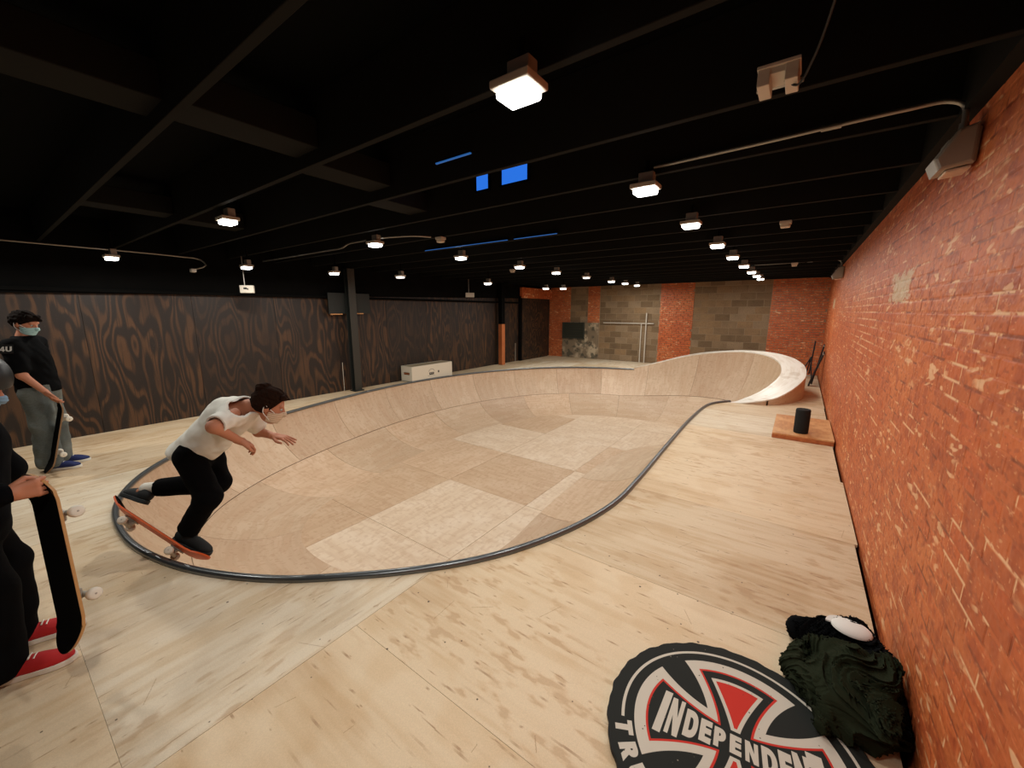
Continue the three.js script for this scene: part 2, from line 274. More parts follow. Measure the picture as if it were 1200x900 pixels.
{ const d = struct('door_1'); part('door_leaf', planar(rbox(0.05, 2.14, 1.75, 0.004, X0 + 0.06, 1.07, -12.15), 'z', 'y', 1.22), darkPly[1], d); part('door_jamb', rbox(0.09, 2.2, 0.1, 0.004, X0 + 0.06, 1.1, -11.22), blackPaint, d); part('lintel', planar(rbox(0.12, 0.35, 2.0, 0.004, X0 + 0.09, 2.32, -12.2), 'z', 'y', 7), brickMats[0], d); }

// ------------------------------------------------------------------ the bowl
// stations round the lip: x, z, height of the lip, then x, z of the foot of the curve on the flat
const ST = [
  [-1.21, -7.8, 0, -2.55, -7.6], [-1.26, -6.7, 0, -2.72, -6.7], [-1.22, -5.0, 0, -2.72, -5.2], [-1.18, -3.9, 0, -2.66, -4.2], [-1.18, -3.2, 0, -2.6, -3.65], [-1.27, -2.68, 0, -2.6, -3.35], [-1.44, -2.2, 0, -2.62, -3.07],
  [-1.63, -1.85, 0, -2.7, -2.85], [-1.92, -1.49, 0, -2.85, -2.62], [-2.23, -1.19, 0, -3.03, -2.42], [-2.52, -0.95, 0, -3.22, -2.25], [-2.95, -0.71, 0, -3.48, -2.1], [-3.35, -0.57, 0, -3.75, -2.02], [-3.8, -0.49, 0, -4.05, -1.98],
  [-4.3, -0.49, 0, -4.37, -1.98], [-4.7, -0.55, 0, -4.65, -2.03], [-5.1, -0.69, 0, -4.9, -2.15], [-5.5, -0.92, 0, -5.1, -2.32], [-5.87, -1.25, 0, -5.28, -2.55], [-6.42, -2.02, 0, -5.5, -3.1], [-6.86, -3.02, 0, -5.62, -3.7], [-7.18, -4.16, 0, -5.8, -4.6],
  [-7.39, -5.31, 0, -5.92, -5.5], [-7.42, -6.63, 0, -5.95, -6.6], [-7.13, -8.24, 0, -5.75, -7.8], [-6.4, -9.78, 0, -5.3, -8.85], [-5.3, -10.85, 0, -4.55, -9.5], [-4.1, -11.35, 0, -3.65, -9.85],
  [-3.2, -11.42, 0.24, -3.05, -9.95], [-2.5, -11.45, 0.46, -2.65, -9.95], [-1.7, -11.42, 0.63, -2.2, -9.88], [-1.05, -11.22, 0.70, -1.87, -9.72], [-0.57, -10.83, 0.68, -1.68, -9.5], [-0.28, -10.25, 0.58, -1.6, -9.3], [-0.22, -9.6, 0.42, -1.64, -9.1], [-0.36, -9.1, 0.25, -1.74, -8.88], [-0.6, -8.7, 0.09, -1.9, -8.6], [-0.86, -8.42, 0, -2.1, -8.3], [-1.08, -8.15, 0, -2.35, -7.95],
];
const DEPTH = 1.08, NS = ST.length, TH = 78 * Math.PI / 180;
const cP = new THREE.CatmullRomCurve3(ST.map((s) => V(s[0], s[2], s[1])), true, 'centripetal'), cQ = new THREE.CatmullRomCurve3(ST.map((s) => V(s[3], -DEPTH, s[4])), true, 'centripetal');
const stat = (s) => (((s % NS) + NS) % NS) / NS; // station number -> curve parameter
const lip = (s) => cP.getPoint(stat(s)), foot = (s) => cQ.getPoint(stat(s));
const hsm = (s) => Math.max(0, lip(s).y);
function bowlPoint(s, t) { // t = 0 on the flat, 1 at the lip
  const P = lip(s), Q = foot(s), a = t * TH, h = Math.sin(a) / Math.sin(TH), v = (1 - Math.cos(a)) / (1 - Math.cos(TH));
  return V(Q.x + (P.x - Q.x) * h, -DEPTH + (Math.max(0, P.y) + DEPTH) * v, Q.z + (P.z - Q.z) * h);
}
function outward(s) { const a = lip(s - 0.05), b = lip(s + 0.05); const d = V(b.x - a.x, 0, b.z - a.z).normalize(); return V(-d.z, 0, d.x).multiplyScalar(-1); }
const sgn = (() => { const o = outward(14); return o.z > 0 ? 1 : -1; })();
const outN = (s) => outward(s).multiplyScalar(sgn);
const LIPW = 0.42;
const lipK = (s) => { s = ((s % NS) + NS) % NS; return sst(27.3, 29.2, s) * (1 - sst(35.6, 37.9, s)); };
const outerPt = (s) => { const P = lip(s), k = lipK(s); return P.clone().addScaledVector(outN(s), k * LIPW).setY(0); };
const dotTo = (n, p) => n.y * (1.5 - p.y) + n.x * (-4 - p.x) + n.z * (-6 - p.z);
function slab(f, nu, nv, th, inside = true) { // curved sheet: f(u, v) -> point, with edges and thickness th
  const pos = [], uv = [], idx = [], nrm = [], W = nu + 1, e = 1e-3;
  const N = (u, v) => { let a = f(Math.min(1, u + e), v).sub(f(Math.max(0, u - e), v)), b = f(u, Math.min(1, v + e)).sub(f(u, Math.max(0, v - e))); const n = a.cross(b).normalize(); return (inside === 'out' ? -dotTo(n, f(u, v)) : dotTo(n, f(u, v))) < 0 ? n.negate() : n; };
  const pts = [], lenU = f(0, 0.5).distanceTo(f(1, 0.5)), lenV = f(0.5, 0).distanceTo(f(0.5, 1));
  for (let j = 0; j <= nv; j++) for (let i = 0; i <= nu; i++) { const u = i / nu, v = j / nv, p = f(u, v), n = N(u, v); pts.push([p, n, u * lenU, v * lenV]); }
  const put = (p, n, a, b) => { pos.push(p.x, p.y, p.z); nrm.push(n.x, n.y, n.z); uv.push(a, b); return pos.length / 3 - 1; };
  for (const [p, n, a, b] of pts) put(p, n, a, b);
  for (let j = 0; j < nv; j++) for (let i = 0; i < nu; i++) { const a = j * W + i, b = a + 1, c = a + W, d = c + 1, fa = pts[b][0].clone().sub(pts[a][0]).cross(pts[c][0].clone().sub(pts[a][0])); if (fa.dot(pts[a][1]) > 0) idx.push(a, b, c, b, d, c); else idx.push(a, c, b, b, c, d); }
  const rim = []; for (let i = 0; i <= nu; i++) rim.push(i); for (let j = 1; j <= nv; j++) rim.push(j * W + nu); for (let i = nu - 1; i >= 0; i--) rim.push(nv * W + i); for (let j = nv - 1; j >= 1; j--) rim.push(j * W);
  for (let k = 0; k < rim.length; k++) { const A = pts[rim[k]], B = pts[rim[(k + 1) % rim.length]], a2 = A[0].clone().addScaledVector(A[1], -th), b2 = B[0].clone().addScaledVector(B[1], -th), n = B[0].clone().sub(A[0]).cross(A[1]).normalize(); const q = [put(A[0], n, A[2], A[3]), put(a2, n, A[2], A[3]), put(B[0], n, B[2], B[3]), put(b2, n, B[2], B[3])]; idx.push(q[0], q[1], q[2], q[2], q[1], q[3]); }
  const g = new THREE.BufferGeometry(); g.setAttribute('position', new THREE.Float32BufferAttribute(pos, 3)); g.setAttribute('normal', new THREE.Float32BufferAttribute(nrm, 3)); g.setAttribute('uv', new THREE.Float32BufferAttribute(uv, 2)); g.setIndex(idx); return g;
}
const bowl = thing('skate_bowl', 'kidney shaped plywood skate bowl sunk into the pale wooden deck', 'skate bowl');
{
  // arc length table of the lip so that sheets are about equally wide
  const M = 800, acc = [0]; for (let i = 1; i <= M; i++) acc.push(acc[i - 1] + lip((i - 1) * NS / M).distanceTo(lip(i * NS / M)));
  const total = acc[M], sAt = (l) => { l = ((l % total) + total) % total; let k = 0; while (acc[k + 1] < l) k++; return (k + (l - acc[k]) / (acc[k + 1] - acc[k])) * NS / M; };
  const g = 0.0028;
  const ring = (n, t0, t1, off, mats, name, rot) => {
    for (let k = 0; k < n; k++) {
      const l0 = (k + off) * total / n + g, l1 = (k + 1 + off) * total / n - g;
      let s0 = sAt(l0), s1 = sAt(l1); if (s1 < s0) s1 += NS;
      const lift = rr(-0.0015, 0.0008), geo = slab((u, v) => { const p = bowlPoint(s0 + (s1 - s0) * u, t0 + (t1 - t0) * v); p.y += lift; return p; }, 14, 8, 0.009);
      planarSwap(geo, rot, rnd(), rnd()); part(name, geo, mats[Math.floor(rnd() * mats.length)], bowl);
    }
  };
  function planarSwap(geo, rot, a, b) { const uv = geo.attributes.uv; for (let i = 0; i < uv.count; i++) { const u = uv.getX(i) / 1.6, v = uv.getY(i) / 1.6; uv.setXY(i, (rot ? v : u) + a, (rot ? u : v) + b); } }
  ring(22, 0.56, 0.999, 0.2, bowlMats, 'wall_panel', true);
  ring(19, 0.0, 0.555, 0.35, [bowlMats[0], bowlMats[1], bowlMats[2], flatMats[1]], 'curved_panel', false);
  // flat bottom sheets: the foot curve cut by a grid of 1.55 m sheets
  const poly = []; for (let i = 0; i < 240; i++) { const p = foot(i * NS / 240); poly.push([p.x, p.z]); }
  const clip = (pl, ax, val, keepLess) => { const out = []; for (let i = 0; i < pl.length; i++) { const A = pl[i], B = pl[(i + 1) % pl.length], ia = keepLess ? A[ax] <= val : A[ax] >= val, ib = keepLess ? B[ax] <= val : B[ax] >= val; if (ia) out.push(A); if (ia !== ib) { const t = (val - A[ax]) / (B[ax] - A[ax]); out.push([A[0] + t * (B[0] - A[0]), A[1] + t * (B[1] - A[1])]); } } return out; };
  const xs = [-6.1, -4.5, -2.95, -1.4], zs = [-1.9, -2.85, -4.4, -5.95, -7.5, -9.05, -10.1];
  for (let i = 0; i < 3; i++) for (let j = 0; j < 6; j++) {
    let p = clip(clip(clip(clip(poly, 0, xs[i] + 0.0025, false), 0, xs[i + 1] - 0.0025, true), 1, zs[j] - 0.0025, true), 1, zs[j + 1] + 0.0025, false); if (p.length < 3) continue;
    const sh = new THREE.Shape(p.map(([x, z]) => new THREE.Vector2(x, -z))); const geo = new THREE.ExtrudeGeometry(sh, { depth: 0.01, bevelEnabled: false }); geo.rotateX(-Math.PI / 2); geo.translate(0, -DEPTH - 0.01 + rr(-0.001, 0.0005), 0);
    planar(geo, (i + j) % 2 ? 'x' : 'z', (i + j) % 2 ? 'z' : 'x', 1.6, rnd(), rnd()); part('flat_panel', geo, flatMats[Math.floor(rnd() * 3)], bowl);
  }
  // backing skin seen through the joints
  const skin = []; for (let k = 0; k < NS; k += 3) skin.push(slab((u, v) => { const p = bowlPoint(k + u * 3, v * 0.99); return p.setY(p.y - 0.02).addScaledVector(outN(k + u * 3), 0.006); }, 10, 10, 0.002));
  part('framing_skin', merge(skin), std({ color: 0x5a4632, roughness: 0.9 }), bowl);
  // steel coping round the part that is level with the deck
  const cs = []; for (let s = 37.0 - NS + 0.3; s <= 27.4; s += 0.25) { const p = lip(s); cs.push(p.setY(0.012).addScaledVector(outN(s), 0.006)); }
  part('coping', new THREE.TubeGeometry(new THREE.CatmullRomCurve3(cs, false, 'centripetal'), 420, 0.025, 12, false), copingMat, bowl).userData.label = 'dark steel coping pipe';
  // raised lip over the pocket: pale top and curved outer face
  const s0 = 27.3, s1 = 37.9, n = 6;
  for (let k = 0; k < n; k++) {
    const a = s0 + (s1 - s0) * k / n, b = s0 + (s1 - s0) * (k + 1) / n;
    const top = (u, v) => { const s = a + (b - a) * u, P = lip(s), O = outerPt(s), h = hsm(s); return V(P.x + (O.x - P.x) * v, h + 0.004 + 0.02 * sst(0, 0.05, h), P.z + (O.z - P.z) * v); };
    const g1 = slab(top, 14, 2, 0.03); planarSwap(g1, false, rnd(), rnd()); part('lip_board', g1, whitePly, bowl).userData.label = 'pale worn plywood lip board';
    const g2 = slab((u, v) => { const s = a + (b - a) * u, O = outerPt(s), h = hsm(s); return V(O.x, 0.0 + (h + 0.0) * v, O.z); }, 14, 3, 0.012, 'out'); planarSwap(g2, false, rnd(), rnd()); part('outer_skin', g2, bowlMats[1], bowl).userData.label = 'bent plywood outer skin of the raised lip';
  }
}
// ------------------------------------------------------------------ the deck: plywood sheets cut round the bowl
{
  const fl = struct('floor');
  const sh = new THREE.Shape(); for (let i = 0; i < 300; i++) { const s = i * NS / 300, p = outerPt(s); if (i) sh.lineTo(p.x, -p.z); else sh.moveTo(p.x, -p.z); } sh.closePath();
  const pg = new THREE.ExtrudeGeometry(sh, { depth: 0.6, bevelEnabled: false }); pg.rotateX(-Math.PI / 2); pg.translate(0, -0.3, 0);
  const hole = new Brush(pg); hole.updateMatrixWorld(); const ev = new Evaluator(); ev.useGroups = false;
  const cells = [], add = (x0, x1, z0, z1, gx) => cells.push([x0, x1, z0, z1, gx]);
  const zr = [ZF, 0.28, -1.02, -2.33, -3.63, -4.96, -6.26, -7.5, -8.75, -10.0, -11.3, -12.5, ZB];
  for (let i = 0; i + 1 < zr.length; i++) add(-1.8, X1 - [0.02, 0.02, 0.035, 0.03, 0.012, 0.03, 0.02, 0.03, 0.02, 0.02, 0.02, 0.02][i], zr[i + 1], zr[i], true);
  const xl = [X0, -6.95, -5.7, -4.4, -3.1, -1.8], zl = [ZF, -0.1, -2.5, -4.95, -7.4, -9.85, -11.8, ZB];
  for (let i = 0; i + 1 < xl.length; i++) for (let j = 0; j + 1 < zl.length; j++) add(xl[i], xl[i + 1], zl[j + 1] + (i % 2 && j && j < 5 ? 0.7 : 0), zl[j] + (i % 2 && j > 1 && j < 6 ? 0.7 : 0), false);
  cells.forEach(([x0, x1, z0, z1, gx], i) => {
    const g = gx ? 0.0009 : 0.0005, b = new Brush(span(x0 + g, x1 - g, -0.02, 0.0 + 0.0006 * Math.sin(i * 5.1), z0 + g, z1 - g)); b.updateMatrixWorld();
    const r = ev.evaluate(b, hole, SUBTRACTION); if (!r.geometry.attributes.position || r.geometry.attributes.position.count < 3) return;
    let q = r.geometry; q = q.index ? q.toNonIndexed() : q; q.computeBoundingBox(); if (q.boundingBox.isEmpty()) return;
    planar(q, gx ? 'x' : 'z', gx ? 'z' : 'x', 2.44, rnd(), rnd()); part('plywood_sheet', q, deckMats[Math.floor(rnd() * 4)], fl);
  });
}
// ------------------------------------------------------------------ lamps
function lampFace(p) { return p === 0 ? lampOff : p < 0.5 ? lampDim : lampOn; }
let lampIndex = 0;
const ORD = ['first', 'second', 'third', 'fourth', 'fifth', 'sixth', 'seventh', 'eighth', 'ninth', 'tenth'];
const ORD_OF = (x, z, group) => LAMPS.filter((l) => l[4] === group && l[2] < z).length;
function lamp(x, y, z, p, group, offLabel) {
  const rowName = group.includes('brick') ? 'beside the brick wall' : group.includes('over') ? 'above the bowl' : 'by the dark plywood wall';
  const lab = p === 0 ? offLabel : (p < 0.5 ? 'dimly lit' : 'lit') + ' ceiling lamp ' + rowName + ', ' + ORD[ORD_OF(x, z, group)] + ' in row from back wall';
  const o = thing('ceiling_lamp', lab, 'lamp', [x, y, z], p === 0 ? 'switched off ceiling lamps' : group);
  const bh = Math.min(0.085, JB - y + 0.02); part('junction_box', rbox(0.095, bh, 0.06, 0.006, 0, bh / 2 + 0.02, -0.02), castAlu, o);
  part('stem', cyl(0.012, 0.012, JB - y + 0.05, 0, (JB - y) / 2 + 0.06, -0.02, 10), blackPaint, o);
  const hs = new THREE.Shape(); const r = 0.075; hs.moveTo(-r, -0.06); hs.lineTo(r, -0.06); hs.lineTo(r, 0.06); hs.lineTo(-r, 0.06); hs.closePath();
  const hg = new THREE.ExtrudeGeometry(hs, { depth: 0.018, bevelEnabled: true, bevelSize: 0.006, bevelThickness: 0.006, bevelSegments: 2 }); hg.rotateX(-Math.PI / 2); hg.translate(0, 0.008, 0);
  part('housing', hg, whiteMetal, o);
  part('lens', new RoundedBoxGeometry(0.135, 0.036, 0.108, 3, 0.014).translate(0, -0.012, 0), lampFace(p), o);
  if (p > 0) { const l = new THREE.RectAreaLight(LAMP_COLOR, LAMP_POWER * p, 0.135, 0.108); l.position.set(0, -0.034, 0); l.rotation.x = -Math.PI / 2; l.name = 'lamp_light'; o.add(l); }
  if (p === 0) o.scale.set(0.6, 1, 0.6);
  lampIndex++;
}
for (const a of LAMPS) lamp(...a);
for (const [x, z, l] of [[-0.22, -4.83, 'small unlit ceiling lamp between brick wall and lamp row, before the speaker platform'], [-0.2, -8.97, 'small unlit ceiling lamp between brick wall and lamp row, near the raised lip'], [-3.55, -3.45, 'small unlit ceiling lamp at the end of the conduit over the bowl'], [-5.0, -6.9, 'small unlit ceiling lamp over the middle of the bowl without conduit']]) lamp(x, 2.53, z, 0, 'off', l);

// ------------------------------------------------------------------ things on ceiling and walls
function floodlight(y, z, s, label, cond) {
  const o = thing('wall_floodlight', label, 'floodlight', [X1 - 0.005, y, z]);
  part('back_plate', rbox(0.03, 0.2 * s, 0.2 * s, 0.008, -0.015, 0, 0), castAlu, o);
  const sh = new THREE.Shape(); sh.moveTo(-0.02, -0.09 * s); sh.lineTo(-0.15 * s, -0.11 * s); sh.lineTo(-0.17 * s, -0.06 * s); sh.lineTo(-0.09 * s, 0.08 * s); sh.lineTo(-0.02, 0.1 * s); sh.closePath();
  const g = new THREE.ExtrudeGeometry(sh, { depth: 0.2 * s, bevelEnabled: true, bevelSize: 0.012, bevelThickness: 0.012, bevelSegments: 2 }); g.translate(0, 0, -0.1 * s); part('housing', g, castAlu, o);
  part('lens', rbox(0.11 * s, 0.012, 0.17 * s, 0.004, -0.085 * s, -0.118 * s, 0).rotateZ(0.12), std({ color: 0xd9c3ae, roughness: 0.2 }), o).userData.label = 'frosted lens, unlit';
  for (let i = -3; i <= 3; i++) part('fin', rbox(0.07 * s, 0.02 * s, 0.008, 0.002, -0.1 * s, 0.04 * s, i * 0.026 * s), castAlu, o);
  const c = thing('conduit', cond, 'conduit', [0, 0, 0]);
  const h = 2.6; part('pipe', tube([[X1 - 0.05, y + 0.09 * s, z], [X1 - 0.05, h - 0.09, z], [X1 - 0.06, h - 0.03, z], [X1 - 0.11, h, z], [X1 - 0.25, h + 0.005, z - 0.005], [-0.3, h, z - 0.03], [-0.86, h, z - 0.06]], 0.011, 90, 8), steel, c);
  part('coupling', bar([-0.02, h + 0.003, z - 0.02], [0.06, h + 0.003, z - 0.017], 0.015), steel, c);
  part('coupling', cyl(0.016, 0.016, 0.05, X1 - 0.05, y + 0.12 * s, z, 12), steel, c);
}
floodlight(2.39, -2.66, 0.7, 'grey cast floodlight high on the brick wall near the clothes heap', 'bent steel conduit feeding the nearer floodlight on brick wall');
floodlight(2.38, -9.3, 0.9, 'small grey floodlight high on the brick wall near the back corner', 'thin steel conduit feeding the floodlight near the back corner');
{ // open junction box on a joist
  const o = thing('open_junction_box', 'pale open metal box screwed to a ceiling joist with loose cable', 'junction box', [-0.16, JB - 0.02, -1.88]);
  part('back', rbox(0.13, 0.012, 0.13, 0.003, 0, 0.02, 0), whiteMetal, o);
  part('side', rbox(0.04, 0.06, 0.12, 0.004, -0.042, -0.01, 0), whiteMetal, o); part('side', rbox(0.04, 0.06, 0.12, 0.004, 0.042, -0.01, 0), whiteMetal, o);
  part('web', rbox(0.05, 0.025, 0.11, 0.003, 0, 0.006, 0), whiteMetal, o); part('rail', rbox(0.15, 0.012, 0.02, 0.003, 0, 0.0, -0.065), steel, o);
  part('cable', tube([[0.02, -0.015, 0.0], [0.06, -0.05, 0.02], [0.1, -0.03, 0.12], [0.14, 0.02, 0.3], [0.16, 0.05, 0.5]], 0.004, 40, 6), blackPlastic, o);
}
function hangingBox(p, w, h, label, mark) {
  const o = thing('hanging_sign_box', label, 'sign box', p);
  part('case', rbox(w, h, 0.05, 0.008), whiteMetal, o).parent.rotation.y = 0.9;
  if (mark) { part('marking', box(0.05, 0.028, 0.002, -0.02, 0.012, 0.026), blackPlastic, o); part('marking', box(0.02, 0.02, 0.002, 0.015, 0.002, 0.026), blackPlastic, o); }
  const sl = JB - p[1] - h / 2 + 0.004; part('stem', cyl(0.008, 0.008, sl, -0.03, h / 2 + sl / 2, 0, 8), steel, o);
}
hangingBox([-7.3, 2.05, -2.76], 0.2, 0.12, 'small white box with dark mark hanging before the black header', true);
hangingBox([-7.45, 2.14, -8.28], 0.24, 0.12, 'small plain white box hanging near the half bare timber post', false);
{
  const c = thing('conduit', 'thin steel conduit with drop loop under the joists by the plywood wall', 'conduit');
  part('pipe', tube([[-7.2, 2.47, 0.6], [-7.2, 2.47, -0.6], [-7.2, 2.46, -1.9], [-7.2, 2.44, -2.15], [-7.15, 2.36, -2.2], [-7.2, 2.3, -2.08]], 0.01, 60, 8), steel, c); part('end_box', rbox(0.08, 0.05, 0.06, 0.006, -7.2, 2.28, -2.05), whiteMetal, c);
  const d = thing('conduit', 'thin steel conduit with offset bend under the joists over the bowl', 'conduit');
  part('pipe', tube([[-4.3, 2.53, -2.95], [-4.7, 2.53, -2.97], [-4.85, 2.5, -2.98], [-5.3, 2.5, -3.0], [-7.2, 2.5, -3.0]], 0.01, 60, 8), steel, d);
  part('pipe', tube([[-4.0, 2.53, -2.95], [-3.6, 2.53, -3.1], [-3.5, 2.53, -3.25]], 0.01, 20, 8), steel, d);
}
// blue panes high between the joists
const blueGlow = std({ color: 0x0a1c4a, emissive: new THREE.Color().setRGB(0.02, 0.14, 0.62), emissiveIntensity: 1.15, roughness: 0.4 });
[[-1.95, 0.25], [-2.28, 0.13]].forEach(([x, w], i) => {
  const o = thing('blue_window', i ? 'narrow blue glowing pane between the black ceiling joists' : 'wider blue glowing pane between the black ceiling joists', 'window', [x, 2.78, -2.72]);
  part('frame', merge([box(w + 0.03, 0.015, 0.02, 0, -0.085, 0), box(0.015, 0.18, 0.02, -w / 2 - 0.007, 0, 0), box(0.015, 0.18, 0.02, w / 2 + 0.007, 0, 0), box(w + 0.03, 0.015, 0.02, 0, 0.085, 0)]), blackPaint, o);
  part('pane', box(w, 0.155, 0.008), blueGlow, o);
  const l = new THREE.RectAreaLight(new THREE.Color().setRGB(0.05, 0.25, 1), 6, w, 0.155); l.position.set(0, 0, 0.012); l.rotation.y = Math.PI; l.name = 'pane_light'; o.add(l);
});
const blueSpill = std({ color: 0x0a1c4a, emissive: new THREE.Color().setRGB(0.03, 0.16, 0.5), emissiveIntensity: 0.55, roughness: 0.4 });  // emissive strips stand in for blue light spilling onto the joist edges
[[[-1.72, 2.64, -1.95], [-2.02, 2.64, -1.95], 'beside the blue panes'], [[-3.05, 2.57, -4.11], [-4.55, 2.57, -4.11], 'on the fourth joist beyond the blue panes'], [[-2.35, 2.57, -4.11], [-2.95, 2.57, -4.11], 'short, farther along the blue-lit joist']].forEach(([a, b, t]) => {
  const o = thing('blue_spill_edge', 'thin glowing strip added as blue light spill, ' + t, 'light spill', [(a[0] + b[0]) / 2, a[1], a[2]]); const L = Math.abs(b[0] - a[0]);
  part('channel', box(L + 0.02, 0.012, 0.02, 0, 0.008, 0), blackPaint, o); part('strip', box(L, 0.007, 0.012, 0, -0.001, 0.006), blueSpill, o);
});
// posts along the left wall
{
  const o = thing('steel_post', 'dark steel post standing before the stained plywood wall beside crate', 'post', [X0 + 0.21, 0, -4.8]);
  part('flange', rbox(0.02, JB, 0.16, 0.003, -0.06, JB / 2, 0), greenBlack, o); part('flange', rbox(0.02, JB, 0.16, 0.003, 0.06, JB / 2, 0), std({ color: 0x3b3a35, metalness: 0.4, roughness: 0.45 }), o); part('web', rbox(0.12, JB, 0.014, 0.003, 0, JB / 2, 0), greenBlack, o);
  part('base_plate', rbox(0.2, 0.02, 0.22, 0.003, 0, 0.011, 0), greenBlack, o);
  part('cover_panel', rbox(0.02, 0.42, 0.95, 0.003, -0.08, 1.86, -0.02), greenBlack, o);
  part('splintered_edge', rbox(0.03, 0.022, 0.26, 0.006, -0.07, 1.64, 0.3), std({ map: lightWoodMap, roughness: 0.7 }), o); part('splintered_edge', rbox(0.03, 0.022, 0.16, 0.006, -0.07, 1.65, -0.24), std({ map: lightWoodMap, roughness: 0.7 }), o);
  const q = thing('timber_post', 'half bare orange timber post, black above, by the plywood wall', 'post', [X0 + 0.19, 0, -10.0]);
  part('lower_timber', planar(rbox(0.14, 1.3, 0.16, 0.005, 0, 0.65, 0), 'z', 'y'), rawWood, q); part('upper_timber', rbox(0.14, JB - 1.3, 0.16, 0.005, 0, 1.3 + (JB - 1.3) / 2, 0), blackPaint, q);
}
// ------------------------------------------------------------------ things on the deck
{ // white crate against the left wall
  const o = thing('wooden_crate', 'white painted wooden crate with small black print against plywood wall', 'crate', [-7.64, 0, -6.82]);
  const wm = std({ color: 0xd9d2c0, roughness: 0.6 }), L = 1.36, Hh = 0.38, Wd = 0.38;
  part('front_board', rbox(0.02, Hh, L, 0.003, Wd / 2, Hh / 2, 0), wm, o); part('rear_board', rbox(0.02, Hh, L, 0.003, -Wd / 2, Hh / 2, 0), wm, o);
  for (const s of [-1, 1]) { // end boards with a hand slot
    const sh = new THREE.Shape(); sh.moveTo(-Wd / 2 + 0.01, 0); sh.lineTo(Wd / 2 - 0.01, 0); sh.lineTo(Wd / 2 - 0.01, Hh); sh.lineTo(-Wd / 2 + 0.01, Hh); sh.closePath();
    const ho = new THREE.Path(); ho.moveTo(-0.11, 0.17); ho.lineTo(-0.11, 0.235); ho.lineTo(0.11, 0.235); ho.lineTo(0.11, 0.17); ho.closePath(); sh.holes.push(ho);
    const g = new THREE.ExtrudeGeometry(sh, { depth: 0.02, bevelEnabled: false }); g.translate(0, 0, s * (L / 2 - 0.01) - 0.01); const e = part('end_board', g, wm, o); part('handle_rail', rbox(0.2, 0.022, 0.014, 0.003, 0, 0.2, s * (L / 2 - 0.01)), rawWood, e);
  }
  part('lid', rbox(Wd - 0.02, 0.018, L - 0.03, 0.003, -0.005, Hh - 0.012, 0), std({ color: 0xa08f72, roughness: 0.7 }), o); part('base', rbox(Wd, 0.02, L, 0.003, 0, 0.012, 0), wm, o);
  const ink = canvasTex(512, 256, (c, w, h) => { c.fillStyle = '#d9d2c0'; c.fillRect(0, 0, w, h); c.fillStyle = '#1b1a18'; c.strokeStyle = '#1b1a18'; c.fillRect(150, 118, 130, 56); c.fillStyle = '#d9d2c0'; c.fillRect(166, 132, 38, 12); c.fillRect(216, 134, 44, 10); c.lineWidth = 10; c.setLineDash([14, 7]); c.beginPath(); c.arc(215, 126, 84, Math.PI * 1.12, Math.PI * 1.88); c.stroke(); c.setLineDash([10, 6]); c.lineWidth = 7; c.beginPath(); c.moveTo(110, 196); c.lineTo(316, 196); c.stroke(); c.fillStyle = '#1b1a18'; c.beginPath(); c.ellipse(412, 122, 20, 30, 0, 0, 7); c.fill(); });
  const pg = new THREE.PlaneGeometry(0.62, 0.28); pg.rotateY(Math.PI / 2); pg.translate(Wd / 2 + 0.0112, 0.17, 0.0); part('printed_emblem', pg, std({ map: ink, roughness: 0.6 }), o).userData.label = 'black arched emblem printed on the crate';
}
{ // platform and speaker
  const o = thing('plywood_platform', 'low orange-brown plywood platform on the deck against brick wall', 'platform', [0.18, 0, -6.88]);
  part('top', planar(rbox(0.67, 0.02, 1.22, 0.004, 0, 0.062, 0), 'z', 'x', 0.7), std({ map: lightWoodMap, roughness: 0.55 }), o);
  part('front_board', rbox(0.66, 0.052, 0.02, 0.003, 0, 0.026, 0.6), rawWood, o); part('side_board', rbox(0.02, 0.052, 1.2, 0.003, -0.325, 0.026, 0), rawWood, o); part('side_board', rbox(0.02, 0.052, 1.2, 0.003, 0.325, 0.026, 0), rawWood, o); part('rear_board', rbox(0.66, 0.052, 0.02, 0.003, 0, 0.026, -0.6), rawWood, o);
  const s = thing('portable_speaker', 'black cylindrical speaker standing on the low plywood platform', 'speaker', [0.16, 0.072, -6.48]);
  const pr = [[0, 0], [0.058, 0], [0.064, 0.006], [0.065, 0.02], [0.065, 0.2], [0.06, 0.212], [0.05, 0.212], [0.046, 0.206], [0, 0.206]].map((p) => new THREE.Vector2(p[0] * 1.3, p[1] * 1.55));
  part('body', new THREE.LatheGeometry(pr, 40), std({ color: 0x0d0f10, roughness: 0.85 }), s); part('foot_ring', new THREE.TorusGeometry(0.078, 0.006, 8, 40).rotateX(Math.PI / 2).translate(0, 0.008, 0), blackPlastic, s);
  for (const dx of [-0.02, 0.02]) part('button', cyl(0.008, 0.008, 0.006, dx, 0.321, 0, 16), blackPlastic, s);
}
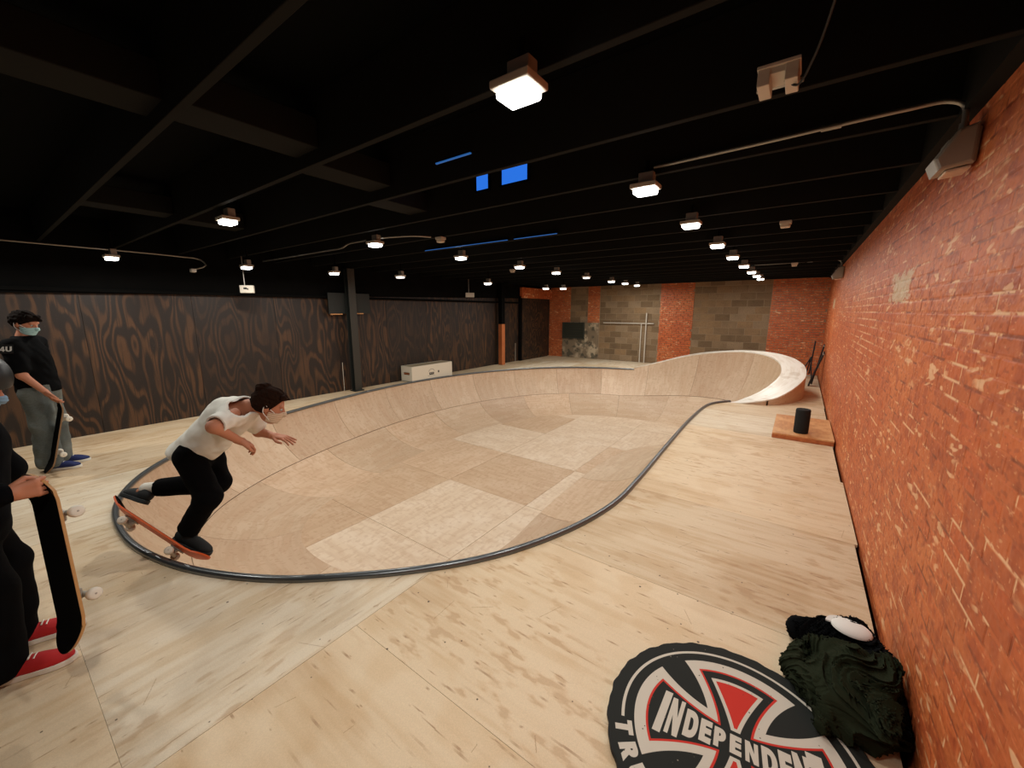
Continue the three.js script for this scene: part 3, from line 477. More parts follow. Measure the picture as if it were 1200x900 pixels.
// leaning gear in the far corner
{
  const dark = std({ color: 0x191a1b, roughness: 0.6 });
  [['leaning_board', 'tall thin dark board leaning in the back brick corner', [0.36, 0, -11.6], [0.5, 0.95, -11.5], 0.05], ['leaning_board', 'shorter wide dark board leaning in the back brick corner', [0.3, 0, -11.3], [0.5, 0.8, -11.15], 0.09]].forEach(([n, l, a, b, r]) => {
    const o = thing(n, l, 'board', a); const d = V(b[0] - a[0], b[1] - a[1], b[2] - a[2]), g = rbox(0.025, d.length(), r * 2, 0.004, 0, d.length() / 2, 0); o.quaternion.setFromUnitVectors(V(0, 1, 0), d.clone().normalize());
    part('plank', g, dark, o); part('end_cap', rbox(0.03, 0.03, r * 2.05, 0.004, 0, d.length() - 0.03, 0), castAlu, o);
  });
  const t = thing('folded_stand', 'black folded tripod stand leaning in the back brick corner', 'stand', [0.22, 0, -11.9]);
  part('leg', bar([-0.16, 0, 0.1], [0.08, 0.62, -0.02], 0.014), dark, t); part('leg', bar([0.14, 0, 0.12], [0.08, 0.62, -0.02], 0.014), dark, t); part('leg', bar([0.0, 0, -0.16], [0.08, 0.62, -0.02], 0.014), dark, t); part('pole', bar([0.08, 0.2, -0.02], [0.12, 1.0, -0.04], 0.016), dark, t); part('brace', bar([-0.1, 0.16, 0.07], [0.12, 0.16, 0.09], 0.01), castAlu, t);
}
// round sign board with cross emblem, lying on the deck
{
  const o = thing('round_sign_board', 'round black board with white and red cross emblem lying on deck', 'sign', [-0.03, 0, -1.53]);
  const R = 0.482, sh = new THREE.Shape(); for (let i = 0; i < 180; i++) { const a = i / 180 * Math.PI * 2, r = R + 0.0025 * Math.sin(a * 23) + 0.002 * Math.sin(a * 41 + 1); if (i) sh.lineTo(r * Math.cos(a), r * Math.sin(a)); else sh.moveTo(r * Math.cos(a), r * Math.sin(a)); } sh.closePath();
  const g = new THREE.ExtrudeGeometry(sh, { depth: 0.018, bevelEnabled: true, bevelSize: 0.004, bevelThickness: 0.004, bevelSegments: 2 }); g.rotateX(-Math.PI / 2); g.translate(0, 0.006, 0); part('board', g, std({ color: 0x0b0d0a, roughness: 0.8 }), o);
  const map = canvasTex(1536, 1536, (c, w) => {
    const S = w / 2 / 1.0; c.translate(w / 2, w / 2); c.scale(S, -S); const BK = '#10140f', WH = '#c9c2b4', RD = '#c42b1c';
    c.fillStyle = BK; c.fillRect(-1, -1, 2, 2);
    const pol = (r, d) => [r * Math.cos(d * Math.PI / 180), r * Math.sin(d * Math.PI / 180)];
    c.strokeStyle = WH; c.lineWidth = 0.026; c.beginPath(); c.arc(0, 0, 0.885, -0.26, Math.PI + 0.26); c.stroke();
    c.fillStyle = WH; c.beginPath(); c.arc(0, 0, 0.79, 0, 7); c.fill();
    c.fillStyle = BK;
    for (let k = 0; k < 4; k++) { const d = 45 + 90 * k; c.beginPath(); c.moveTo(...pol(0.84, d - 9)); c.quadraticCurveTo(...pol(0.55, d - 14), ...pol(0.31, d)); c.quadraticCurveTo(...pol(0.55, d + 14), ...pol(0.84, d + 9)); c.closePath(); c.fill(); }
    c.beginPath(); // inner black cross with a red edge
    for (let k = 0; k < 4; k++) { const d = 90 * k, a = pol(0.685, d - 27), b = pol(0.685, d + 27), cr = pol(0.17, d - 45); if (k === 0) c.moveTo(...cr); else c.lineTo(...cr); c.quadraticCurveTo(...pol(0.36, d - 24), ...a); c.arc(0, 0, 0.685, (d - 27) * Math.PI / 180, (d + 27) * Math.PI / 180); c.quadraticCurveTo(...pol(0.36, d + 24), ...pol(0.17, d + 45)); void b; }
    c.closePath(); c.fillStyle = BK; c.fill(); c.strokeStyle = RD; c.lineWidth = 0.018; c.lineJoin = 'miter'; c.stroke();
    for (const d of [90, 270]) { c.beginPath(); c.moveTo(...pol(0.59, d - 19)); c.arc(0, 0, 0.59, (d - 19) * Math.PI / 180, (d + 19) * Math.PI / 180); c.quadraticCurveTo(...pol(0.3, d + 12), ...pol(0.13, d + 10)); c.lineTo(...pol(0.13, d - 10)); c.quadraticCurveTo(...pol(0.3, d - 12), ...pol(0.59, d - 19)); c.closePath(); c.fillStyle = RD; c.fill(); c.strokeStyle = WH; c.lineWidth = 0.03; c.stroke(); }
    c.fillStyle = BK; c.fillRect(-0.26, -0.11, 0.52, 0.22);
    // lettering across the middle: tall at both ends, low in the centre
    const word = 'INDEPENDENT', xs = [-0.585, -0.475, -0.34, -0.225, -0.118, 0, 0.118, 0.24, 0.355, 0.475, 0.59], ws = [0.075, 0.12, 0.115, 0.1, 0.095, 0.095, 0.105, 0.115, 0.1, 0.12, 0.1];
    c.fillStyle = WH; c.textAlign = 'center'; c.textBaseline = 'alphabetic'; c.font = '900 100px sans-serif';
    [...word].forEach((ch, i) => { const q = Math.abs(xs[i]) / 0.6, hgt = 0.15 + 0.29 * q * q, m = c.measureText(ch).width || 70; c.save(); c.translate(xs[i], -hgt / 2); c.transform(1, 0, -0.12 * Math.sign(xs[i] || 0) * q, 1, 0, 0); c.scale(ws[i] / m, -hgt / 73); if (ch === 'I') c.fillRect(-m * 0.42, -73, m * 0.84, 73); else { c.fillText(ch, 0, 0); c.lineWidth = 5; c.strokeStyle = WH; c.strokeText(ch, 0, 0); } c.restore(); });
    // lettering round the lower edge
    const low = 'TRUCK COMPANY', a0 = 201, a1 = 339; c.font = '900 100px sans-serif';
    [...low].forEach((ch, i) => { if (ch === ' ') return; const d = a0 + (a1 - a0) * i / (low.length - 1); c.save(); c.translate(...pol(0.945, d)); c.rotate((d + 90) * Math.PI / 180); c.scale(0.16 / 78, -0.13 / 73); c.fillText(ch, 0, 0); c.lineWidth = 6; c.strokeStyle = WH; c.strokeText(ch, 0, 0); c.restore(); });
    for (let i = 0; i < 60; i++) { const p = pol(0.95 * Math.sqrt(hash(i, 1, 5)), 360 * hash(i, 2, 5)); c.fillStyle = hash(i, 3, 5) > 0.5 ? '#8d8778' : '#3a372f'; c.beginPath(); c.arc(p[0], p[1], 0.003 + 0.003 * hash(i, 4, 5), 0, 7); c.fill(); }
  });
  const f = new THREE.CircleGeometry(0.479, 96); f.rotateX(-Math.PI / 2); f.translate(0, 0.0292, 0); part('printed_emblem', f, std({ map, roughness: 0.85 }), o).userData.label = 'white and red cross emblem with curved lettering'; o.rotation.y = 0.1;
}

// ------------------------------------------------------------------ soft shapes: distance fields meshed with surface nets
const sub3 = (a, b) => [a[0] - b[0], a[1] - b[1], a[2] - b[2]], add3 = (a, b, s = 1) => [a[0] + b[0] * s, a[1] + b[1] * s, a[2] + b[2] * s], dot3 = (a, b) => a[0] * b[0] + a[1] * b[1] + a[2] * b[2], cross3 = (a, b) => [a[1] * b[2] - a[2] * b[1], a[2] * b[0] - a[0] * b[2], a[0] * b[1] - a[1] * b[0]], len3 = (a) => Math.hypot(...a), nrm3 = (a) => { const l = len3(a) || 1; return [a[0] / l, a[1] / l, a[2] / l]; }, lerp3 = (a, b, t) => add3(a, sub3(b, a), t);
function cap(a, b, ra, rb = ra) {
  const d = sub3(b, a), L2 = dot3(d, d) || 1e-9, R = Math.max(ra, rb);
  return { f: (x, y, z) => { const px = x - a[0], py = y - a[1], pz = z - a[2]; let t = (px * d[0] + py * d[1] + pz * d[2]) / L2; t = t < 0 ? 0 : t > 1 ? 1 : t; return Math.hypot(px - d[0] * t, py - d[1] * t, pz - d[2] * t) - (ra + (rb - ra) * t); }, lo: a.map((v, i) => Math.min(v, b[i]) - R), hi: a.map((v, i) => Math.max(v, b[i]) + R) };
}
function ell(c, r, B = [[1, 0, 0], [0, 1, 0], [0, 0, 1]]) {
  const R = Math.max(...r);
  return { f: (x, y, z) => { const p = [x - c[0], y - c[1], z - c[2]], u = dot3(p, B[0]) / r[0], v = dot3(p, B[1]) / r[1], w = dot3(p, B[2]) / r[2], k0 = Math.hypot(u, v, w), k1 = Math.hypot(u / r[0], v / r[1], w / r[2]); return k1 < 1e-9 ? -Math.min(...r) : k0 * (k0 - 1) / k1; }, lo: c.map((v) => v - R), hi: c.map((v) => v + R) };
}
const smin = (a, b, k) => { const h = Math.max(0, k - Math.abs(a - b)) / k; return Math.min(a, b) - h * h * k * 0.25; };
function uni(prims, k) { return { f: (x, y, z) => { let d = 1e3; for (const p of prims) { const q = p.f(x, y, z); d = k ? smin(d, q, k) : Math.min(d, q); } return d; }, lo: [0, 1, 2].map((i) => Math.min(...prims.map((p) => p.lo[i]))), hi: [0, 1, 2].map((i) => Math.max(...prims.map((p) => p.hi[i]))) }; }
function nets(s, cell, pad = 0.03) {
  const lo = s.lo.map((v) => v - pad), n = s.hi.map((v, i) => Math.ceil((v + pad - lo[i]) / cell) + 1), [nx, ny, nz] = n, val = new Float32Array(nx * ny * nz);
  for (let k = 0, q = 0; k < nz; k++) for (let j = 0; j < ny; j++) for (let i = 0; i < nx; i++) val[q++] = s.f(lo[0] + i * cell, lo[1] + j * cell, lo[2] + k * cell);
  const id = new Int32Array(nx * ny * nz).fill(-1), pos = [], idx = [], at = (i, j, k) => i + nx * (j + ny * k);
  for (let k = 0; k < nz - 1; k++) for (let j = 0; j < ny - 1; j++) for (let i = 0; i < nx - 1; i++) {
    let cx = 0, cy = 0, cz = 0, c = 0;
    const v = []; for (let m = 0; m < 8; m++) v.push(val[at(i + (m & 1), j + ((m >> 1) & 1), k + (m >> 2))]);
    let neg = 0; for (const q of v) if (q < 0) neg++; if (!neg || neg === 8) continue;
    for (let m = 0; m < 8; m++) for (const b of [1, 2, 4]) if (!(m & b)) { const w = m | b; if ((v[m] < 0) !== (v[w] < 0)) { const t = v[m] / (v[m] - v[w]); cx += (m & 1) + (b === 1 ? t : 0); cy += ((m >> 1) & 1) + (b === 2 ? t : 0); cz += (m >> 2) + (b === 4 ? t : 0); c++; } }
    id[at(i, j, k)] = pos.length / 3; pos.push(lo[0] + (i + cx / c) * cell, lo[1] + (j + cy / c) * cell, lo[2] + (k + cz / c) * cell);
  }
  const quad = (a, b, c, d, flip) => { if (flip) idx.push(a, c, b, a, d, c); else idx.push(a, b, c, a, c, d); };
  for (let k = 1; k < nz - 1; k++) for (let j = 1; j < ny - 1; j++) for (let i = 1; i < nx - 1; i++) {
    const o = val[at(i, j, k)] < 0;
    if (o !== val[at(i + 1, j, k)] < 0) quad(id[at(i, j - 1, k - 1)], id[at(i, j, k - 1)], id[at(i, j, k)], id[at(i, j - 1, k)], !o);
    if (o !== val[at(i, j + 1, k)] < 0) quad(id[at(i - 1, j, k - 1)], id[at(i - 1, j, k)], id[at(i, j, k)], id[at(i, j, k - 1)], !o);
    if (o !== val[at(i, j, k + 1)] < 0) quad(id[at(i - 1, j - 1, k)], id[at(i, j - 1, k)], id[at(i, j, k)], id[at(i - 1, j, k)], !o);
  }
  const g = new THREE.BufferGeometry(), uv = new Float32Array(pos.length / 3 * 2), nr = new Float32Array(pos.length), e = cell * 0.5;
  for (let i = 0; i < pos.length / 3; i++) { const x = pos[3 * i], y = pos[3 * i + 1], z = pos[3 * i + 2], v = nrm3([s.f(x + e, y, z) - s.f(x - e, y, z), s.f(x, y + e, z) - s.f(x, y - e, z), s.f(x, y, z + e) - s.f(x, y, z - e)]); nr.set(v, 3 * i); uv[2 * i] = x + z; uv[2 * i + 1] = y; }
  g.setAttribute('position', new THREE.Float32BufferAttribute(pos, 3)); g.setAttribute('normal', new THREE.BufferAttribute(nr, 3)); g.setAttribute('uv', new THREE.BufferAttribute(uv, 2)); g.setIndex(idx); return g;
}
const n3 = (x, y, z, s) => (vn(x + z * 0.71, y - z * 0.53, s) + vn(y + x * 0.37 + 9, z - x * 0.61 + 5, s + 3)) / 2 - 0.5;
const ridged = (s, amp, freq, sd) => { // creased cloth: sharp crests that run in slowly turning directions
  const crest = (x, y, z, q, f, b) => { const t = b + 3.2 * n3(x * 4, y * 4, z * 4, q), c = Math.cos(t), k = Math.sin(t), a = x * c + z * k + y * 0.6, l = -x * k + z * c + y * 0.35; return 1 - Math.abs(2 * vn(a * f, l * f * 0.28, q + 1) - 1); };
  return { f: (x, y, z) => { const d = s.f(x, y, z); if (d > 0.08) return d; const r1 = crest(x, y, z, sd, freq, 0.6), r2 = crest(x, y, z, sd + 20, freq * 1.7, 2.0); return (d - amp * (r1 * r1 - 0.35) - amp * 0.22 * (r2 - 0.5)) * 0.8; }, lo: s.lo, hi: s.hi };
};
const rough = (s, amp, freq, sd) => ({ f: (x, y, z) => s.f(x, y, z) + amp * n3(x * freq, y * freq, z * freq, sd), lo: s.lo, hi: s.hi });

// clothes heaped against the brick wall
{
  const jm = matte({ color: 0x23281b }), bm = matte({ color: 0x0b0c0e });
  const heap = (c, folds, base) => { const prims = [...base]; for (const [a, b, r] of folds) prims.push(cap(add3(c, a), add3(c, b), r, r * 0.75)); return uni(prims, 0.04); };
  const floorCut = (s) => ({ f: (x, y, z) => Math.max(s.f(x, y, z), 0.003 - y, x - (X1 - 0.012), Math.min(0.49 - Math.hypot(x + 0.03, z + 1.53), 0.032 - y)), lo: s.lo, hi: s.hi });
  const c1 = [0.34, 0.0, -2.0], o = thing('green_jacket', 'crumpled dark green jacket heaped on the deck against brick wall', 'jacket');
  const f1 = []; for (let i = 0; i < 5; i++) { const a = rr(0, 6.28), r0 = rr(0.02, 0.1), r1 = rr(0.12, 0.19); f1.push([[Math.cos(a) * r0, rr(0.15, 0.21), Math.sin(a) * r0 * 1.25], [Math.cos(a + rr(-0.5, 0.5)) * r1, rr(0.01, 0.1), Math.sin(a + rr(-0.3, 0.3)) * r1 * 1.25], rr(0.02, 0.034)]); }
  const jacket = floorCut(ridged(heap(c1, [...f1, [[-0.12, 0.1, -0.2], [0.02, 0.22, -0.1], 0.035], [[-0.17, 0.04, 0.02], [-0.2, 0.02, -0.12], 0.04], [[0.12, 0.19, -0.12], [0.08, 0.15, 0.2], 0.04]], [ell(add3(c1, [0, 0.06, 0]), [0.16, 0.13, 0.21]), ell(add3(c1, [0.03, 0.13, -0.06]), [0.12, 0.09, 0.13])]), 0.03, 20, 77));
  part('body', nets(jacket, 0.006), jm, o);
  part('sleeve', nets(floorCut(ridged(uni([cap(add3(c1, [-0.1, 0.1, 0.06]), add3(c1, [-0.19, 0.05, -0.05]), 0.05, 0.045), cap(add3(c1, [-0.19, 0.05, -0.05]), add3(c1, [-0.17, 0.05, -0.2]), 0.045, 0.035)], 0.03), 0.02, 26, 79)), 0.006), jm, o);
  const c2 = [0.33, 0.0, -2.36], q = thing('black_hoodie', 'black garment bunched up behind the dark green jacket', 'hoodie');
  part('body', nets(floorCut(ridged(heap(c2, [[[-0.16, 0.07, 0.02], [0.02, 0.16, 0.02], 0.04], [[-0.17, 0.05, 0.03], [-0.05, 0.03, 0.08], 0.035], [[0.05, 0.15, 0], [0.16, 0.1, 0.15], 0.045], [[0.12, 0.12, 0.1], [0.15, 0.08, 0.45], 0.045]], [ell(add3(c2, [0.02, 0.05, 0.03]), [0.15, 0.1, 0.12])]), 0.028, 22, 83)), 0.006), bm, q);
  const w = thing('white_cap', 'white fabric cap edge tucked between jacket and black garment', 'cap', [0.36, 0.18, -2.31]);
  const d = new THREE.SphereGeometry(0.075, 28, 14, 0, Math.PI * 2, 0, Math.PI / 2); d.scale(1.05, 0.4, 0.85); part('crown', d, std({ color: 0xe4e2dc, roughness: 0.8 }), w); part('brim', new THREE.CylinderGeometry(0.07, 0.07, 0.006, 28, 1, false, 0, Math.PI).rotateY(Math.PI / 2).translate(-0.03, 0.002, 0), std({ color: 0xdedcd6, roughness: 0.8 }), w);
}
// ------------------------------------------------------------------ skateboards
function skateboard(label, bottom, wheelColor, A, topDir) { // A: tail and nose end points
  const [tail, nose] = A, o = thing('skateboard', label, 'skateboard'), L = 0.8, W = 0.205, nu = 48, nv = 10;
  const kick = (x) => { const d = Math.max(0, Math.abs(x) - 0.255); return d < 0.04 ? d * d / 0.08 * 0.36 : (d - 0.02) * 0.36; };
  const hw = (x) => { const d = Math.max(0, Math.abs(x) - 0.29) / 0.11; return W / 2 * Math.sqrt(Math.max(0, 1 - d * d)); };
  const surf = (off, shrink, th) => {
    const pos = [], uv = [], idx = [], R = nv + 1, put = (lay) => { for (let i = 0; i <= nu; i++) { const x = (-Math.cos(i / nu * Math.PI)) * (L / 2 - shrink), h = Math.max(0, hw(x * L / (L - 2 * shrink)) - shrink); for (let j = 0; j <= nv; j++) { const v = j / nv * 2 - 1; pos.push(x, off + kick(x) + 0.01 * v * v * (Math.abs(x) < 0.3 ? 1 : 0.5) - lay, v * h); uv.push(x, v * h); } } };
    put(0); put(th); const M = (nu + 1) * R;
    for (let i = 0; i < nu; i++) for (let j = 0; j < nv; j++) { const a = i * R + j, b = a + 1, c = a + R, d = c + 1; idx.push(a, b, c, b, d, c, M + a, M + c, M + b, M + b, M + c, M + d); }
    for (let i = 0; i < nu; i++) for (const j of [0, nv]) { const a = i * R + j, c = a + R; idx.push(a, c, M + a, c, M + c, M + a); }
    let g = new THREE.BufferGeometry(); g.setAttribute('position', new THREE.Float32BufferAttribute(pos, 3)); g.setAttribute('uv', new THREE.Float32BufferAttribute(uv, 2)); g.setIndex(idx); return toCreasedNormals(g, 0.7);
  };
  part('deck', surf(0, 0, 0.011), std({ color: bottom, roughness: 0.45 }), o); part('grip_tape', surf(0.0016, 0.002, 0.0012), matte({ color: 0x070708 }), o);
  for (const s of [-1, 1]) {
    const x = s * 0.19; const t = part('truck', merge([rbox(0.09, 0.008, 0.055, 0.003, x, -0.015, 0), rbox(0.05, 0.03, 0.03, 0.008, x + s * -0.01, -0.03, 0), bar([x, -0.05, -0.065], [x, -0.05, 0.065], 0.013, 12), bar([x, -0.05, -0.1], [x, -0.05, 0.1], 0.004, 8)]), castAlu, o);
    for (const z of [-0.083, 0.083]) { const pr = [[0.004, -0.016], [0.018, -0.016], [0.026, -0.011], [0.027, 0], [0.026, 0.011], [0.018, 0.016], [0.004, 0.016]].map((p) => new THREE.Vector2(...p)); part('wheel', new THREE.LatheGeometry(pr, 24).rotateX(Math.PI / 2).translate(x, -0.05, z), std({ color: wheelColor, roughness: 0.5 }), t); }
  }
  const X = nrm3(sub3(nose, tail)), Z = nrm3(cross3(X, topDir)), Y = cross3(Z, X), m = new THREE.Matrix4().makeBasis(V(...X), V(...Y), V(...Z)); o.quaternion.setFromRotationMatrix(m); o.position.set(...lerp3(tail, nose, 0.5)); return o;
}
const boardA = skateboard('orange skateboard tipped nose down on the coping under the skater', 0xd25a24, 0xcfc4b4, [[-3.78, 0.35, -0.43], [-3.26, -0.025, -0.72]], [-0.149, 0.489, -0.86]);
const boardB = skateboard('skateboard held upright beside grey jeans, edge turned to view', 0x8a6a4a, 0xe8e2d2, [[-6.21, 0.03, -0.3], [-6.2, 0.8, -0.49]], [0.05, 0, 1]);
const boardC = skateboard('black gripped skateboard hanging upright from the hand of helmeted person', 0xb98a55, 0xded8ca, [[-2.45, 0.225, -0.085], [-2.68, 1.0, -0.1]], [0.3, 0.05, 0.95]);

// ------------------------------------------------------------------ people
const skin = std({ color: 0xb97a5c, roughness: 0.6 });
const UP = [0, 1, 0];
function headShape(c, fwd, up, k = 1) { // returns fields in a frame: x right, y up, z forward
  const F = nrm3(fwd), Rt = nrm3(cross3(up, F)), U = cross3(F, Rt), B = [Rt, U, F], W = (x, y, z) => add3(add3(add3(c, Rt, x * k), U, y * k), F, z * k), E = (x, y, z, a, b, d) => ell(W(x, y, z), [a * k, b * k, d * k], B);
  const cran = E(0, 0.032, -0.012, 0.076, 0.092, 0.096), face = uni([cran, E(0, -0.04, 0.026, 0.058, 0.078, 0.068), E(0, -0.098, 0.052, 0.026, 0.02, 0.026)], 0.03 * k);
  const base = uni([face, cap(W(0, 0.008, 0.088), W(0, -0.034, 0.108), 0.009 * k, 0.015 * k), cap(W(-0.04, 0.026, 0.074), W(0.04, 0.026, 0.074), 0.014 * k), E(-0.078, -0.008, -0.008, 0.011, 0.032, 0.02), E(0.078, -0.008, -0.008, 0.011, 0.032, 0.02), E(0, -0.068, 0.088, 0.026, 0.01, 0.012)], 0.012 * k);
  const socket = [E(-0.032, 0.002, 0.1, 0.018, 0.011, 0.02), E(0.032, 0.002, 0.1, 0.018, 0.011, 0.02)];
  const full = { f: (x, y, z) => { let d = base.f(x, y, z); for (const s of socket) d = -smin(-d, s.f(x, y, z), 0.008); return d; }, lo: base.lo, hi: base.hi };
  const loc = (x, y, z) => { const p = [x - c[0], y - c[1], z - c[2]]; return [dot3(p, Rt) / k, dot3(p, U) / k, dot3(p, F) / k]; };
  return { W, E, B, cran, face, full, loc, k };
}
function eyes(h, parent) { for (const s of [-1, 1]) { const e = part('eye', nets(ell(h.W(s * 0.032, 0.001, 0.08), [0.0105, 0.0105, 0.0105]), 0.003, 0.006), std({ color: 0xb9b0a6, roughness: 0.3 }), parent); part('iris', nets(ell(h.W(s * 0.032, 0.001, 0.0885), [0.006, 0.006, 0.0034], h.B), 0.0016, 0.004), std({ color: 0x1c120c, roughness: 0.2 }), e); } }
function mask(h, color, parent, name = 'face_mask') {
  const s = { f: (x, y, z) => { const [lx, ly, lz] = h.loc(x, y, z), d = h.full.f(x, y, z), f2 = Math.min(h.face.f(x, y, z) - 0.012, d - 0.006); return Math.max(f2, -(h.face.f(x, y, z) - 0.004), ly + 0.012 + 0.25 * Math.abs(lx), -0.105 - ly, 0.012 - lz) + 0.0012 * Math.sin(ly * 420); }, lo: h.full.lo, hi: h.full.hi };
  const m = part(name, nets(s, 0.004), std({ color, roughness: 0.85 }), parent);
  for (const sx of [-1, 1]) part('ear_loop', tube([h.W(sx * 0.056, -0.03, 0.05), h.W(sx * 0.08, -0.005, 0.01), h.W(sx * 0.088, 0.012, -0.02), h.W(sx * 0.084, -0.035, -0.02), h.W(sx * 0.06, -0.085, 0.035)], 0.0025, 24, 6), std({ color: 0xe9e9e6, roughness: 0.8 }), m);
}
function hand(w, dir, palm, side, curl, thumbCurl = 0.5, sp = 1) { // w wrist, dir along fingers, palm normal, side = towards the thumb
  const D = nrm3(dir), S = nrm3(sub3(side, D.map((v) => v * dot3(side, D)))), Pn = nrm3(palm), pr = [];
  const pt = (a, b, c) => add3(add3(add3(w, D, a), S, b), Pn, c);
  pr.push(cap(pt(-0.02, 0, 0), pt(0.02, 0, 0), 0.026, 0.026)); for (const b of [-0.027, -0.01, 0.01, 0.026]) pr.push(cap(pt(0.015, b * 0.7, 0), pt(0.082, b, 0), 0.015, 0.0125));
  const ls = [0.078, 0.09, 0.084, 0.066], bs = [0.03, 0.0105, -0.0095, -0.029]; const sep = [];
  for (let i = 0; i < 4; i++) { let p = pt(0.082, bs[i], 0), a = 0.15 + curl * 0.55; for (let j = 0; j < 3; j++) { const l = ls[i] * [0.45, 0.31, 0.24][j], d = add3(add3([0, 0, 0], D, Math.cos(a)), Pn, Math.sin(a)), q = add3(add3(p, d, l), S, bs[i] * 0.12 * sp); sep.push(cap(p, q, 0.0092 - j * 0.0008, 0.0086 - j * 0.0009)); p = q; a += curl * [0.85, 0.6, 0.4][j]; } }
  let p = pt(0.02, 0.026, 0.004), q = pt(0.055, 0.05, 0.016), r = add3(add3(add3(q, D, 0.026), S, 0.012 - thumbCurl * 0.02), Pn, thumbCurl * 0.02), t = add3(add3(add3(r, D, 0.022), S, 0.004 - thumbCurl * 0.026), Pn, thumbCurl * 0.016);
  sep.push(cap(p, q, 0.014, 0.0115), cap(q, r, 0.0112, 0.01), cap(r, t, 0.01, 0.0085));
  const palmS = uni(pr, 0.012), fin = uni(sep, 0); return { f: (x, y, z) => smin(palmS.f(x, y, z), fin.f(x, y, z), 0.005), lo: palmS.lo.map((v, i) => Math.min(v, fin.lo[i])), hi: palmS.hi.map((v, i) => Math.max(v, fin.hi[i])) };
}
function shoe(parent, ankle, toe, up, color, sole, name = 'shoe') { // ankle over the heel, toe = tip on the sole plane
  const U = nrm3(up); let F = sub3(toe, ankle); F = nrm3(sub3(F, U.map((v) => v * dot3(F, U)))); const S = cross3(U, F), a = add3(ankle, U, -0.075), P = (f, u, s) => add3(add3(add3(a, F, f), U, u), S, s), B = [S, U, F];
  const up2 = uni([ell(P(-0.015, 0.04, 0), [0.037, 0.045, 0.052], B), ell(P(0.07, 0.03, 0), [0.043, 0.045, 0.085], B), ell(P(0.14, 0.02, 0.004), [0.045, 0.03, 0.062], B), cap(P(-0.012, 0.05, 0), P(-0.006, 0.082, 0), 0.04, 0.038)], 0.03);
  const cut = (s, lo, hi) => ({ f: (x, y, z) => { const u = dot3([x - a[0], y - a[1], z - a[2]], U); return Math.max(s.f(x, y, z), lo - u, u - hi); }, lo: s.lo, hi: s.hi });
  const o = part(name, nets(cut(up2, 0.004, 0.094), 0.006), std({ color, roughness: 0.8 }), parent);
  const so = uni([ell(P(-0.012, 0, 0), [0.04, 0.1, 0.06], B), ell(P(0.07, 0, 0), [0.043, 0.1, 0.1], B), ell(P(0.14, 0, 0.004), [0.05, 0.1, 0.07], B)], 0.03);
  part('sole', nets(cut(so, -0.014, 0.014), 0.005), std({ color: sole, roughness: 0.7 }), o);
  for (let i = 0; i < 4; i++) part('lace', tube([P(0.06 + i * 0.017, 0.074 - i * 0.006, -0.022), P(0.062 + i * 0.017, 0.08 - i * 0.0065, 0), P(0.06 + i * 0.017, 0.074 - i * 0.006, 0.022)], 0.0035, 10, 6), std({ color: sole, roughness: 0.8 }), o);
  return o;
}
function fold(s, amp, fr, sd) { return rough(s, amp, fr, sd); }
const minY = (s, fn) => ({ f: (x, y, z) => Math.max(s.f(x, y, z), fn(x, y, z)), lo: s.lo, hi: s.hi });

